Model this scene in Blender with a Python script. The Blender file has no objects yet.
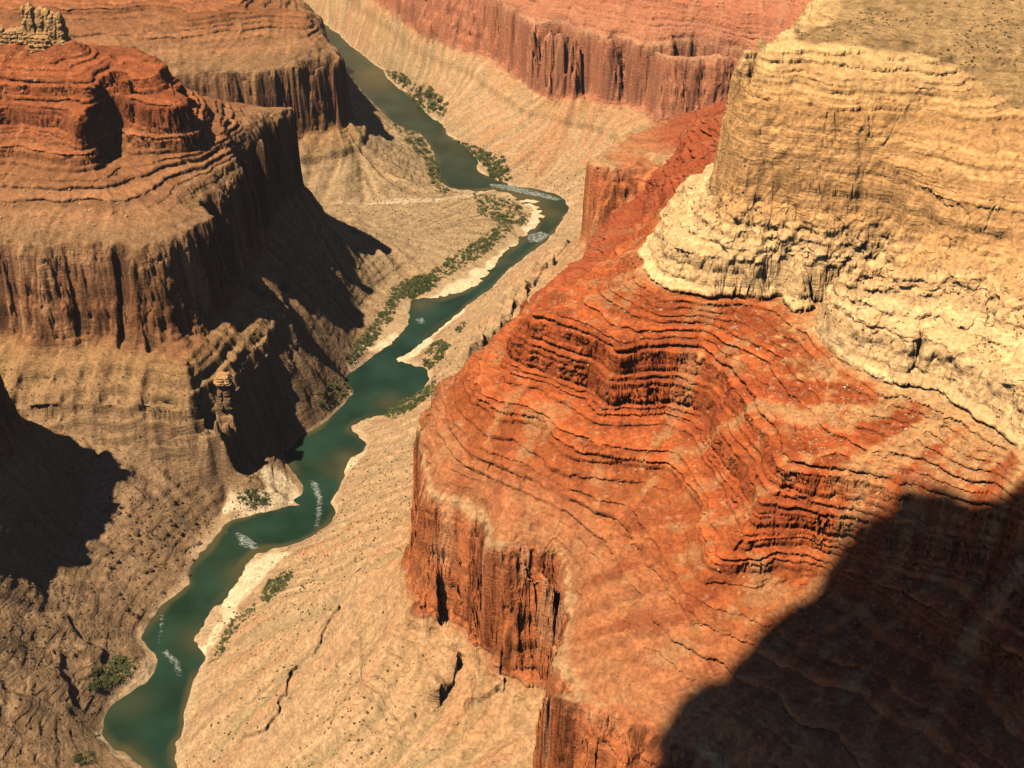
import bpy, bmesh, math, random
import numpy as np
from mathutils import Vector, Matrix
random.seed(7)
RS = np.random.RandomState(11)
f32 = np.float32

# ------------------------------------------------------------------ camera
CAM_H, PITCH, FPX = 1450.0, math.radians(33.0), 1300.0
CP, SP = math.cos(PITCH), math.sin(PITCH)
def unproject(px, py, z):
    """the point at height z that this photograph shows at pixel px, py"""
    u = (px - 512.0) / FPX; v = (384.0 - py) / FPX
    fy = CP + v * SP; fz = -SP + v * CP
    t = (z - CAM_H) / fz
    return (u * t, fy * t)
def project(x, y, z):
    dep = y * CP + (CAM_H - z) * SP
    up = y * SP - (CAM_H - z) * CP
    return 512 + FPX * x / dep, 384 - FPX * up / dep, dep

# direction in which sunlight travels
SUN_EL = math.radians(61.0)
SUN_HEAD = math.radians(36.0)                # measured from +x towards +y
LDIR = np.array([math.cos(SUN_EL) * math.cos(SUN_HEAD), math.cos(SUN_EL) * math.sin(SUN_HEAD), -math.sin(SUN_EL)])

# ------------------------------------------------------------------ strata
ZT = [-12, 0, 182, 206, 262, 450, 513, 545, 630, 670, 750, 785, 895, 950, 962, 1060]
ST = [-.40, 0, 1.82, 1.90, 2.46, 2.75, 3.35, 3.67, 3.97, 4.37, 4.75, 4.95, 5.35, 5.75, 6.3, 8.0]
def s_of_z(z): return np.interp(z, ZT, ST)

# profile: height for the stratigraphic coordinate (cliffs are steep runs)
PS = [-.40, 0, 1.80, 1.84, 1.885, 1.91, 2.44, 2.53, 2.60, 2.66, 2.72, 2.78, 3.30, 3.36, 3.40, 3.64, 3.69, 3.75, 3.84, 3.89, 3.98, 4.33, 4.39, 4.46, 4.62, 4.75, 4.93, 5.05, 5.2, 5.35, 5.45, 5.75, 6.3, 8.0]
PZ = [-12, 0, 180, 184, 202, 207, 259, 282, 340, 405, 441, 453, 504, 509, 524, 541, 551, 583, 596, 620, 632, 664, 676, 716, 734, 752, 784, 832, 868, 897, 916, 951, 962, 1060]
def profile(s): return np.interp(s, PS, PZ).astype(f32)

def make_beds():
    zi, zo = [-20.0], [-20.0]; hz, hh = [-30.0], [0.0]; z = 0.0
    r = random.Random(3)
    while z < 1030:
        if z < 180: th, k, a = r.uniform(9, 22), .25, .5
        elif z < 262: th, k, a = r.uniform(6, 15), .4, .7
        elif z < 425: th, k, a = r.choice([r.uniform(6, 12), r.uniform(18, 45)]), .3, r.choice([.3, .9])
        elif z < 465: th, k, a = r.uniform(4, 7), .7, 1.4
        elif z < 668: th, k, a = r.choice([r.uniform(4.0, 6.0), r.uniform(6, 12.5)]), r.uniform(.8, 1.15), r.choice([1.3, 1.8, 2.4, 3.2, 4.2])
        elif z < 750: th, k, a = r.uniform(8, 22), .35, .7
        elif z < 880: th, k, a = r.choice([r.uniform(3, 6), r.uniform(12, 26)]), r.choice([.2, .5]), r.uniform(.3, 1.0)
        elif z < 950: th, k, a = r.choice([r.uniform(3.5, 6), r.uniform(6, 12)]), r.choice([.6, .9]), r.uniform(.6, 1.7)
        else: th, k, a = 6, .1, .1
        b = .78; rise = (b - .70 * b * k) * th                      # the bench takes most of the run, the riser most of the height
        zi += [z, z + b * th]; zo += [z, z + rise]
        y0 = z + rise; y1 = z + th; w = y1 - y0
        hz += [y0 - .15 * rise, y0, y0 + .22 * w, y0 + .34 * w, y1 - .08 * w, y1]
        hh += [-.2 * a, -1.25 * a, -1.15 * a, .6 * a, a, .6 * a]
        z += th
    zi.append(1200); zo.append(1200); hz.append(1200); hh.append(0)
    return np.array(zi), np.array(zo), np.array(hz), np.array(hh)
BI, BO, HZ, HH = make_beds()
def beds(z): return np.interp(z, BI, BO).astype(f32)

# ------------------------------------------------------------------ traced rims, ledges and banks (px, py[, z])
LINES = []          # list of arrays (x, y, s)
def dip(y):
    """the beds sink gently upstream"""
    t = np.clip((y - 2500.0) / 550.0, 0, 1); return 110.0 * t * t * (3 - 2 * t)
def s_at(z, y):
    """stratigraphic coordinate of true height z at distance y"""
    d = float(dip(y)); s = s_of_z(z + d)
    if d > 0:
        for _ in range(40): s = .5 * s + .5 * s_of_z(z + d * min(max(s / 2.46, 0), 1))
    return float(s)
def line(z, pts): mix(z, pts)
def wline(z, pts):                                   # world positions, height of the bed before the dip
    LINES.append([(p[0], p[1], s_of_z(p[2] if len(p) > 2 else z)) for p in pts])
def tline(z, pts):                                   # world positions, true height
    LINES.append([(p[0], p[1], s_at(p[2] if len(p) > 2 else z, p[1])) for p in pts])
def mix(z, pix, before=(), after=()):
    out = [(p[0], p[1], s_of_z(p[2] if len(p) > 2 else z)) for p in before]
    for p in pix:
        zz = p[2] if len(p) > 2 else z
        x, y = unproject(p[0], p[1], zz); out.append((x, y, s_at(zz, y)))
    out += [(p[0], p[1], s_of_z(p[2] if len(p) > 2 else z)) for p in after]
    LINES.append(out)

LBANK = [(185,800),(160,780),(140,765),(125,752),(112,749),(105,738),(103,725),(107,708),(118,698),(130,690),(145,680),(155,666),(160,655),(150,648),(143,639),
 (150,625),(160,613),(165,605),(175,598),(190,588),(193,582),(190,571),(205,552),(218,538),(225,528),(231,522),(260,515),(285,508),(297,501),(306,493),
 (303,480),(295,470),(285,457),(281,448),(285,440),(300,436),(313,432),(325,422),(338,410),(350,398),(355,393),(350,385),(348,377),(355,372),(370,362),
 (385,350),(400,342),(408,330),(415,320),(412,308),(413,301),(440,300),(465,293),(480,285),(492,275),(500,265),(503,258),(512,250),(525,240),(530,235),
 (545,222),(550,212),(548,205),(540,199),(525,195),(505,191),(490,188),(475,190),(450,188),(442,180),(436,165),(432,152),(428,143),(420,133),(394,122),
 (382,110),(364,95),(354,80),(340,65),(332,52)]
RBANK = [(195,800),(180,780),(175,762),(174,745),(180,730),(183,712),(185,700),(187,690),(195,672),(206,660),(204,653),(190,644),(196,630),(205,620),(215,602),
 (227,590),(234,572),(257,550),(290,545),(310,537),(327,527),(334,515),(330,502),(342,487),(346,475),(344,464),(350,456),(362,451),(364,445),(355,435),
 (347,430),(355,422),(370,417),(385,415),(400,401),(420,390),(430,380),(425,369),(397,364),(395,358),(412,348),(425,337),(440,325),(460,312),(475,300),
 (490,288),(507,270),(530,252),(545,241),(560,222),(570,209),(560,197),(542,191),(520,187),(505,184),(487,177),(476,172),(480,162),(465,147),(447,135),
 (444,125),(430,118),(416,100),(396,87),(384,71),(366,59),(354,48)]
def to_world(pts, z=0.0): return [unproject(p[0], p[1], z) for p in pts]
LB_W = [(-520, 900), (-480, 1060)] + to_world(LBANK) + [(-790, 4560), (-1000, 4930), (-1260, 5600), (-1400, 6300)]
RB_W = [(-440, 900), (-410, 1060)] + to_world(RBANK) + [(-650, 4560), (-870, 4960), (-1130, 5650), (-1270, 6300)]
wline(0.5, LB_W); wline(0.5, RB_W)
RIVER_POLY = LB_W + RB_W[::-1]

# --- right-hand mesa: foot and top of the big red cliff
mix(262, [(418,622),(437,634),(455,642),(470,653),(484,660),(505,664),(528,668),(542,672),(553,676),(548,700),(546,735),(548,790)],
    before=[(430,2650,285),(300,2560,285),(190,2470,275),(145,2380,270),(140,2300,262),(185,2235,262),(235,2140,262),(130,2040,262),(70,1900,262),(0,1780,262),(-60,1640,262),(-130,1500,262),(-152,1390,262),(-150,1300,262)],
    after=[(40,830,262),(70,740,262),(160,650,262),(300,560,262),(500,450,262)])
mix(450, [(423,456),(427,478),(438,485),(455,494),(472,503),(480,516),(484,541),(510,550),(535,557),(549,561),(562,570),(575,588),(577,606),(567,630),(556,655),(548,669),(551,683),(575,693),(600,702),(625,712),(652,722),(662,736),(685,745),(715,760),(740,790)],
    before=[(480,2640,450),(330,2570,450),(200,2460,450),(165,2360,450),(173,2328,450),(240,2350,450),(324,2372,450),(380,2340,450),(410,2250,450),(340,2150,450),(235,2070,450),(166,1986,450),(93,1830,450),(30,1710,450),(-40,1610,450),(-90,1520,450),(-115,1450,450),(-121,1400,450)],
    after=[(230,760,450),(330,690,450),(480,620,450),(640,520,450)])
# ledge tops of the red slope
mix(513, [(462,402),(482,411),(507,423),(530,428),(541,443),(549,459),(570,463),(610,464),(645,471),(672,482),(690,505),(698,530),(702,556),(712,564),(760,566),(810,575),(850,590),(900,610),(960,650),(1024,690)],
    before=[(560,2640),(440,2520),(420,2420),(450,2280),(370,2160),(262,2090),(176,2000),(115,1840),(50,1700),(-10,1590),(-58,1500),(-72,1445)])
mix(545, [(513,369),(530,374),(562,382),(590,388),(596,398),(602,404),(640,409),(680,411),(712,418),(706,440),(708,464),(730,488),(747,512),(750,537),(780,544),(830,549),(870,552),(930,560),(1024,590)],
    before=[(640,2600),(540,2480),(520,2350),(480,2260),(400,2160),(320,2110),(248,2087),(225,1950),(180,1780),(110,1600),(40,1480)])
mix(630, [(520,304),(540,307),(562,312),(590,323),(612,332),(621,339),(640,342),(690,342),(712,345),(733,350),(742,372),(757,398),(775,425),(790,448),(800,462),(830,466),(890,471),(950,485),(1024,510)],
    before=[(720,2560),(620,2420),(580,2330),(520,2250),(440,2160),(370,2110),(301,2081),(290,1950),(240,1780),(160,1600),(70,1490)])
# foot of the pale cliff
mix(670, [(747,96),(742,133),(737,158),(722,178),(700,193),(672,212),(645,237),(643,255),(647,274),(672,287),(710,298),(760,300),(790,298),(812,300),(828,306),(832,320),(832,338),(845,361),(875,391),(890,390),(943,402),(993,430),(1030,452),(1080,490),(1200,560)],
    before=[(800,2500),(720,2400),(660,2320),(560,2240),(470,2160),(420,2120)])
mix(748, [(745,110),(736,165),(718,194),(716,214),(735,228),(790,240),(840,245),(858,248)], before=[(780,2380),(680,2260),(560,2150),(450,2010),(390,1900)])
mix(775, [(868,250),(885,262),(950,255),(1024,280),(1150,330)])
mix(895, [(757,101),(800,106),(850,113),(885,121,890),(905,131,880),(912,150,868),(940,158,862),(985,163,860),(1024,168,860),(1100,178,860),(1300,200,860)],
    before=[(760,2340),(660,2200),(560,2060),(470,1920),(410,1800),(370,1700),(335,1600),(310,1530)])
mix(950, [(757,40),(796,41),(843,46),(897,51),(932,59,945),(964,73,932),(982,90,916),(1002,104,905),(1024,114,900),(1100,140,892),(1300,180,890)],
    before=[(800,2300),(720,2150),(600,1980),(510,1850),(450,1770),(415,1682),(392,1600),(352,1562),(320,1540)])
wline(962, [(1000,2000),(800,1850),(640,1740),(560,1650),(640,1580),(760,1570),(1000,1570),(1500,1540),(2100,1540)])
wline(970, [(2100,1700),(1500,1700),(1200,1900),(1500,2300)])

# --- far wall beyond the river
mix(262, [(400,0,220),(412,8,220),(430,18,218),(447,26,214),(470,34,208),(495,45,196),(520,75,165),(542,94,152),(557,87,158),(572,91,158),(597,99,160),(630,98,180),(660,101,184),(690,92,190)],
    before=[(-1120,6200),(-940,5500),(-700,4850),(-480,4400)], after=[(560,3330),(640,3220),(640,3080),(560,2950),(480,2800),(430,2650)])
mix(450, [(400,-42,340),(430,-30,340),(460,-24,340),(480,-16,340),(505,-2,340),(522,12,340),(537,25,340),(556,29,340),(575,30,340),(620,33,340),(635,39,340),(655,43,340),(675,51,340),(692,56,340),(717,53,340)],
    before=[(-980,6200),(-800,5450),(-580,4850),(-400,4420)], after=[(620,3270),(710,3180),(720,3060),(640,2920),(560,2780),(480,2640)])
wline(513, [(-860,6200),(-640,5300),(-420,4800),(-260,4450),(-170,4220),(60,3720),(250,3560),(420,3480),(560,3400),(700,3310),(790,3200),(790,3040),(700,2880),(620,2740),(560,2640)])
wline(545, [(-780,6200),(-540,5250),(-320,4800),(-170,4450),(-60,4220),(130,3800),(280,3620),(450,3540),(600,3460),(760,3350),(860,3220),(860,3020),(760,2860),(640,2600)])
wline(630, [(-680,6200),(-430,5250),(-210,4800),(-60,4450),(40,4260),(220,3920),(350,3730),(520,3640),(680,3550),(840,3430),(940,3240),(930,3000),(830,2800),(720,2560)])
wline(670, [(-560,6200),(-320,5250),(-100,4800),(60,4450),(150,4260),(320,4010),(450,3860),(620,3760),(800,3650),(960,3500),(1060,3240),(1040,2980),(920,2720),(800,2500)])
wline(950, [(-200,6200),(0,5300),(150,4800),(350,4400),(600,4150),(900,3950),(1250,3650),(1350,3200),(1250,2800),(1000,2500),(800,2300)])
wline(965, [(300,6200),(900,4700),(1700,3600),(2100,2600)])

# --- left butte
mix(262, [(-60,336),(5,339),(40,350),(75,351),(110,351),(135,353),(160,352),(180,364),(190,366),(200,352),(225,316),(258,260),(280,201),(296,187)],
    before=[(-2600,2100),(-1600,2000),(-1150,1960)], after=[(-470,2680,262),(-560,2760,262),(-700,2780,262),(-900,2760,262),(-1300,2780,262),(-2600,2900,262)])
mix(450, [(-60,236),(0,238),(40,236),(90,238),(137,239),(160,233),(185,227),(203,215),(194,202),(212,193),(222,181),(240,166),(238,153),(252,141),(260,126),(263,111),(275,106),(288,106)],
    before=[(-2600,2250),(-1600,2120),(-1150,2050)], after=[(-485,2640),(-560,2690),(-700,2700),(-900,2690),(-1300,2700),(-2600,2800)])
line(500, [(-60,165),(0,168),(60,171),(95,175),(101,167),(104,150),(113,143),(135,149),(160,152),(185,147),(212,139),(232,133),(236,125),(225,112)])
mix(580, [(-80,106),(0,108),(55,107),(72,112),(79,122),(88,112),(98,100),(112,95),(126,98),(142,106),(160,106),(175,107),(182,101),(174,90)], before=[(-2600,2350),(-1500,2340)],
    after=[(-720,2520),(-850,2570),(-1100,2600),(-1600,2600),(-2600,2650)])
line(622, [(-60,76),(0,78),(50,78),(80,82),(100,76),(118,78),(135,72),(150,70),(158,62)])
line(632, [(100,54),(130,52),(156,56)])
line(666, [(-120,38),(-40,40),(10,38),(40,38),(66,40)])
wline(690, [(-2600,2480),(-1600,2470),(-1250,2440),(-1150,2430)])
# lower ledge of the left bank
mix(206, [(-40,400),(30,402),(110,402),(208,402),(216,410),(226,392),(240,372),(262,345),(290,300)], before=[(-2600,2000),(-1600,1930),(-1150,1880)])
mix(183, [(-40,413),(30,416),(110,416),(203,418),(213,421),(236,397)], before=[(-2600,1985),(-1600,1915),(-1150,1868)])
# --- near-left bluff
wline(262, [(-2600,1700),(-1500,1760),(-1000,1780),(-850,1765),(-753,1695),(-770,1600),(-800,1480),(-830,1350),(-850,1200),(-860,1000),(-860,700)])
wline(450, [(-2600,1640),(-1500,1700),(-1000,1720),(-885,1722),(-818,1685),(-818,1600),(-845,1480),(-872,1350),(-892,1200),(-900,1000),(-900,700)])
wline(560, [(-2600,1500),(-1300,1500),(-1100,1400),(-1080,1000),(-1080,700)])
wline(700, [(-2600,1300),(-1500,1250),(-1300,1000),(-1300,700)])
wline(0, [(-1600,1865,215),(-1150,1835,190),(-900,1825,165),(-680,1830,135),(-560,1832,95),(-450,1830,45),(-372,1832,6)])
tline(105, [(-712,1700),(-715,1600),(-708,1480),(-700,1350),(-690,1200),(-690,1000)])
# --- far-left bluff
mix(262, [(60,165,185),(120,150,185),(200,135,185),(245,130,185),(278,127,185),(305,121,178),(330,117,172),(346,120,165),(352,108,172)],
    before=[(-2600,3000),(-1500,2960)], after=[(-440,3420),(-520,3700),(-640,4000),(-790,4350),(-1080,4800),(-1480,5600),(-1620,6200)])
mix(450, [(60,70,340),(160,66,340),(190,64,340),(215,62,340),(221,68,340),(240,67,340),(268,66,340),(300,60,340),(338,54,340)],
    before=[(-2600,3160),(-1500,3130)], after=[(-455,3330),(-505,3480),(-595,3720),(-710,4050),(-860,4420),(-1150,4850),(-1550,5600),(-1690,6200)])
mix(385, [(150,24),(200,26),(250,25),(270,22),(300,22)])
mix(406, [(150,17),(200,17),(250,12),(290,8),(308,11)])
wline(560, [(-2600,3500),(-1500,3520),(-1000,3560),(-760,3640),(-690,3780),(-790,4050),(-940,4350),(-1220,4750),(-1700,5400),(-2000,6200)])
wline(630, [(-2600,3850),(-1700,3850),(-1200,3900),(-1000,4050),(-1100,4400),(-1400,4800),(-2000,5500)])
wline(940, [(-2600,4250),(-1800,4250),(-1500,4450),(-1700,4900),(-2400,5600)])
# side-canyon wash and its fan
WASH = [(498,188,1),(475,194,6),(455,197,10),(420,201,16),(380,203,23),(340,204,30),(305,203,38)]
mix(0, WASH)
tline(0, [(-530,3010,40),(-640,2990,56),(-900,2890,95),(-1600,2870,140),(-2600,2940,180)])
mix(0, [(300,126,170),(330,140,140),(362,152,105),(395,168,55),(425,184,12)])      # talus ridge under the far bluff
tline(90, [(-520,3790),(-462,3640),(-430,3530),(-402,3430),(-370,3340)])
tline(45, [(-500,3850),(-445,3720),(-400,3600),(-355,3480),(-318,3390)])
mix(105, [(150,462),(190,456),(220,447),(234,438),(247,420)])
mix(42, [(200,492),(245,474),(260,458),(275,440),(298,416),(325,392)])
# gravel benches beside the water
line(8, [(470,200),(500,205),(515,215),(505,232),(485,250),(455,270),(420,284),(395,305),(375,335),(352,350)])
line(7, [(262,470),(240,490),(228,500),(215,520),(185,555)])
line(7, [(270,560),(250,585),(228,610),(212,640),(205,680)])
line(18, [(440,245),(405,270),(375,290),(352,325)])

# ------------------------------------------------------------------ solve the field between the lines (Laplace, coarse to fine)
X0, X1, Y0, Y1 = -2624.0, 2240.0, 384.0, 6272.0
DENSE = []
for ln in LINES:
    a = np.array(ln)
    for p, q in zip(a[:-1], a[1:]):
        n = max(2, int(np.hypot(*(q - p)[:2]) / 2.0) + 1)
        t = np.linspace(0, 1, n, endpoint=False)[:, None]
        DENSE.append(p + (q - p) * t)
DENSE = np.concatenate(DENSE)

def in_poly(poly, x, y):
    inside = np.zeros(x.shape, bool)
    n = len(poly)
    for i in range(n):
        xa, ya = poly[i]; xb, yb = poly[(i + 1) % n]
        if ya == yb: continue
        c = ((ya > y) != (yb > y))
        c &= x < (xb - xa) * (y - ya) / (yb - ya) + xa
        inside ^= c
    return inside

def solve():
    S = None
    for h, iters in ((64, 500), (32, 300), (16, 260), (8, 220)):
        nx, ny = int((X1 - X0) / h) + 1, int((Y1 - Y0) / h) + 1
        gi = np.rint((DENSE[:, 0] - X0) / h).astype(int); gj = np.rint((DENSE[:, 1] - Y0) / h).astype(int)
        ok = (gi >= 0) & (gi < nx) & (gj >= 0) & (gj < ny)
        k = gj[ok] * nx + gi[ok]
        cnt = np.bincount(k, minlength=nx * ny).reshape(ny, nx)
        tot = np.bincount(k, DENSE[ok, 2], minlength=nx * ny).reshape(ny, nx)
        fix = cnt > 0
        val = np.where(fix, tot / np.maximum(cnt, 1), 0)
        xs = X0 + h * np.arange(nx); ys = Y0 + h * np.arange(ny)
        XX, YY = np.meshgrid(xs, ys)
        riv = in_poly(RIVER_POLY, XX, YY)
        core = riv.copy()
        m = 1
        for _ in range(m):
            core[1:-1, 1:-1] &= riv[2:, 1:-1] & riv[:-2, 1:-1] & riv[1:-1, 2:] & riv[1:-1, :-2]
            riv = core.copy()
        core &= ~fix
        val[core] = -.16; fix |= core
        if S is None:
            S = np.where(fix, val, 2.5)
        else:
            oy, ox = S.shape
            fx = (xs - X0) / (2 * h); fy = (ys - Y0) / (2 * h)
            ix = np.clip(fx.astype(int), 0, ox - 2); iy = np.clip(fy.astype(int), 0, oy - 2)
            tx = np.clip(fx - ix, 0, 1)[None, :]; ty = np.clip(fy - iy, 0, 1)[:, None]
            A = S[iy][:, ix] * (1 - tx) + S[iy][:, ix + 1] * tx
            B = S[iy + 1][:, ix] * (1 - tx) + S[iy + 1][:, ix + 1] * tx
            S = A * (1 - ty) + B * ty
            S = np.where(fix, val, S)
        par = (np.add.outer(np.arange(ny), np.arange(nx)) & 1).astype(bool)
        w = 1.75
        for it in range(iters):
            for c in (par, ~par):
                P = np.pad(S, 1, mode='edge')
                avg = .25 * (P[2:, 1:-1] + P[:-2, 1:-1] + P[1:-1, 2:] + P[1:-1, :-2])
                S = np.where(c & ~fix, S + w * (avg - S), S)
    return S.astype(f32), xs, ys

SF, GX, GY = solve()
def blur(a, n=1, wrap=False):
    for _ in range(n):
        for ax in (0, 1):
            if wrap: a = .25 * np.roll(a, 1, ax) + .5 * a + .25 * np.roll(a, -1, ax)
            else:
                p = np.pad(a, [(1, 1) if i == ax else (0, 0) for i in (0, 1)], mode='edge')
                a = (.25 * p[:-2] + .5 * p[1:-1] + .25 * p[2:]) if ax == 0 else (.25 * p[:, :-2] + .5 * p[:, 1:-1] + .25 * p[:, 2:])
    return a
# upsample to 4 m
def up2(a):
    b = np.zeros((a.shape[0] * 2 - 1, a.shape[1] * 2 - 1), a.dtype)
    b[::2, ::2] = a; b[1::2, ::2] = .5 * (a[1:] + a[:-1]); b[:, 1::2] = .5 * (b[:, 2::2] + b[:, :-2:2]); return b
SF = blur(up2(SF), 2).astype(f32)
H = 4.0
NY, NX = SF.shape

def look(field, x, y, h=H):
    fx = np.clip((x - X0) / h, 0, field.shape[1] - 1.001); fy = np.clip((y - Y0) / h, 0, field.shape[0] - 1.001)
    ix = fx.astype(np.int32); iy = fy.astype(np.int32)
    tx = (fx - ix).astype(f32); ty = (fy - iy).astype(f32)
    k = iy * field.shape[1] + ix; F = field.ravel(); w = field.shape[1]
    a = F[k] + (F[k + 1] - F[k]) * tx
    b = F[k + w] + (F[k + w + 1] - F[k + w]) * tx
    return a + (b - a) * ty

# tileable smooth noise, unit variance
def make_tile(seed, n=512, cell=8):
    r = np.random.RandomState(seed).randn(n, n)
    k = np.fft.fftfreq(n) * n / (n / cell)
    K2 = k[:, None] ** 2 + k[None, :] ** 2
    a = np.fft.ifft2(np.fft.fft2(r) * np.exp(-K2 * 2.2)).real
    return (a / a.std()).astype(f32)
TILES = [make_tile(i + 50) for i in range(6)]
def nz(x, y, wl, t=0, ox=0.0, oy=0.0):
    """smooth noise of wavelength wl metres, unit variance"""
    T = TILES[t % 6]; c = 8.0 / wl; ang = .7 * t + .31
    ca, sa = math.cos(ang) * c, math.sin(ang) * c
    u = x * ca - y * sa + ox * 37.7 + 5000; v = x * sa + y * ca + oy * 91.3 + 5000
    iu = np.floor(u).astype(np.int32); iv = np.floor(v).astype(np.int32)
    tu = (u - iu).astype(f32); tv = (v - iv).astype(f32)
    i0 = iu & 511; i1 = (iu + 1) & 511; j0 = (iv & 511) * 512; j1 = ((iv + 1) & 511) * 512
    F = T.ravel()
    a = F[j0 + i0] + (F[j0 + i1] - F[j0 + i0]) * tu
    b = F[j1 + i0] + (F[j1 + i1] - F[j1 + i0]) * tu
    return a + (b - a) * tv

# streaks that run downslope (line-integral convolution of noise along the fall line)
def streaks(noise, steps, step):
    g = blur(SF, 6)
    gy, gx = np.gradient(g)
    XX, YY = np.meshgrid(np.arange(NX), np.arange(NY))
    wob = nz((X0 + XX * H).astype(f32), (Y0 + YY * H).astype(f32), 260, 4) * .35
    m = np.hypot(gx, gy) + 1e-7; gx, gy = gx / m, gy / m
    ca, sa = np.cos(wob), np.sin(wob)
    gx, gy = (gx * ca - gy * sa).astype(f32), (gx * sa + gy * ca).astype(f32)
    acc = noise.copy()
    for sg in (1, -1):
        px, py = XX.astype(f32), YY.astype(f32)
        for _ in range(steps):
            k = np.clip(np.rint(py), 0, NY - 1).astype(np.int32) * NX + np.clip(np.rint(px), 0, NX - 1).astype(np.int32)
            px = px + sg * step * gx.ravel()[k]; py = py + sg * step * gy.ravel()[k]
            k = np.clip(np.rint(py), 0, NY - 1).astype(np.int32) * NX + np.clip(np.rint(px), 0, NX - 1).astype(np.int32)
            acc += noise.ravel()[k]
    acc -= blur(acc, 40)
    return (acc / acc.std()).astype(f32)
RILL = blur(streaks(RS.randn(NY, NX).astype(f32), 14, 1.3), 1)
RILL /= RILL.std()
GULLY = blur(streaks(blur(RS.randn(NY, NX).astype(f32), 10), 16, 2.0), 1)
GULLY /= GULLY.std()

def smooth(a, b, x):
    t = np.clip((x - a) / (b - a), 0, 1); return t * t * (3 - 2 * t)

GROOVES = []
def groove(x, y, pl, dep, wid, s):
    """a chute or slot cut back into a cliff along a line"""
    pts = np.array(pl); out = np.zeros(x.shape, f32); R = 3 * wid
    m = np.where((x > pts[:, 0].min() - R) & (x < pts[:, 0].max() + R) & (y > pts[:, 1].min() - R) & (y < pts[:, 1].max() + R))[0]
    if not len(m): return out
    px = x[m] + .35 * wid * nz(x[m], y[m], 25, 2, 1, 4); py = y[m]; best = np.full(len(m), 1e9, f32)
    for (ax, ay), (bx, by) in zip(pts[:-1], pts[1:]):
        dx, dy = bx - ax, by - ay; t = np.clip(((px - ax) * dx + (py - ay) * dy) / (dx * dx + dy * dy), 0, 1)
        best = np.minimum(best, np.hypot(px - ax - t * dx, py - ay - t * dy))
    ss = s[m]; zone = np.maximum(smooth(2.46, 2.52, ss) * (1 - smooth(2.78, 2.86, ss)), smooth(4.37, 4.5, ss) * (1 - smooth(5.7, 5.9, ss)))
    out[m] = dep * zone * (1 - smooth(.45 * wid, 1.15 * wid, best)); return out
def pix_groove(pts, dep, wid): GROOVES.append(([unproject(*p) for p in pts], dep, wid))
pix_groove([(848,255,745),(853,225,790),(874,160,870),(900,124,905)], .34, 20)
pix_groove([(862,250,755),(878,195,840),(898,150,885)], .30, 36)
pix_groove([(936,285,800),(940,235,840)], .07, 9)
pix_groove([(1003,270,800),(1006,230,840)], .06, 6)
pix_groove([(770,255,740),(775,190,800)], .07, 8)
pix_groove([(446,640,262),(444,560,360),(441,510,440)], .10, 8)
pix_groove([(497,666,262),(495,600,360)], .06, 5)
for gx_, gd, gt, gw in ((-22, .07, 233, 7), (10, .07, 285, 5), (64, .11, 262, 8), (84, .05, 300, 4), (116, .10, 250, 6), (150, .11, 290, 9)): pix_groove([(gx_ + 2, 352, 262), (gx_ + 3 * math.sin(gx_), 0.5 * (352 + gt), 350), (gx_, gt, 430)], gd, gw)
for gx_, gd, gw in ((566, .09, 10), (612, .11, 14), (640, .05, 6), (584, .05, 5)): pix_groove([(gx_, 96, 160), (gx_, 40, 320)], gd, gw)
def flat0(s): return smooth(.15, .9, s)
SCARPS = []
def scarp(x, y, pl, hgt, fall):
    """a small rock step along a line, high on its right-hand side, dying out away from it"""
    pts = np.array(pl); out = np.zeros(x.shape, f32)
    m = np.where((x > pts[:, 0].min() - fall) & (x < pts[:, 0].max() + fall) & (y > pts[:, 1].min() - fall) & (y < pts[:, 1].max() + fall))[0]
    if not len(m): return out
    px = x[m] + 5 * nz(x[m], y[m], 30, 2, 4, 2) + 2 * nz(x[m], y[m], 10, 1); py = y[m] + 5 * nz(x[m], y[m], 30, 3, 4, 2) + 2 * nz(x[m], y[m], 10, 4)
    best = np.full(len(m), 1e9, f32); sd = np.zeros(len(m), f32); tt = np.zeros(len(m), f32); n = len(pts) - 1
    for i in range(n):
        ax, ay = pts[i]; dx, dy = pts[i + 1] - pts[i]; L2 = dx * dx + dy * dy
        t = np.clip(((px - ax) * dx + (py - ay) * dy) / L2, 0, 1)
        qx, qy = px - ax - t * dx, py - ay - t * dy; d = np.hypot(qx, qy)
        c = d < best; best[c] = d[c]; sd[c] = np.where(dx * qy[c] - dy * qx[c] < 0, 1, -1); tt[c] = (i + t[c]) / n
    end = smooth(0, .12, tt) * (1 - smooth(.88, 1, tt))
    d = best * sd
    hgt = hgt * np.clip(.8 + .4 * nz(x[m], y[m], 28, 1, 6, 2), .3, 1.2)
    out[m] = hgt * end * smooth(-1.2, 1.2, d) * (1 - smooth(2, fall, d))
    return out
def pix_scarp(pts, hgt, fall): SCARPS.append(([unproject(*p) for p in pts], hgt, fall))
pix_scarp([(345,628,125),(337,636,120),(318,658,110),(296,681,95),(290,706,88),(270,736,72),(242,750,55)], 8, 90)
pix_scarp([(470,672,240),(452,690,225),(441,712,205),(440,728,195)], 22, 60)
pix_scarp([(506,680,250),(502,700,235),(500,722,215)], 18, 50)
pix_scarp([(345,546,95),(360,532,100),(392,512,110)], 6, 60)
pix_scarp([(572,248,150),(555,268,150),(534,284,150),(514,310,150),(482,334,150),(454,347,150)], 26, 120)
pix_scarp([(100,455,140),(120,475,110),(150,505,80)], 4, 40)
pix_scarp([(20,600,160),(60,590,140),(100,640,90),(140,625,50)], 9, 60)
pix_scarp([(0,690,130),(50,655,105),(85,690,70)], 9, 60)
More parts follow.
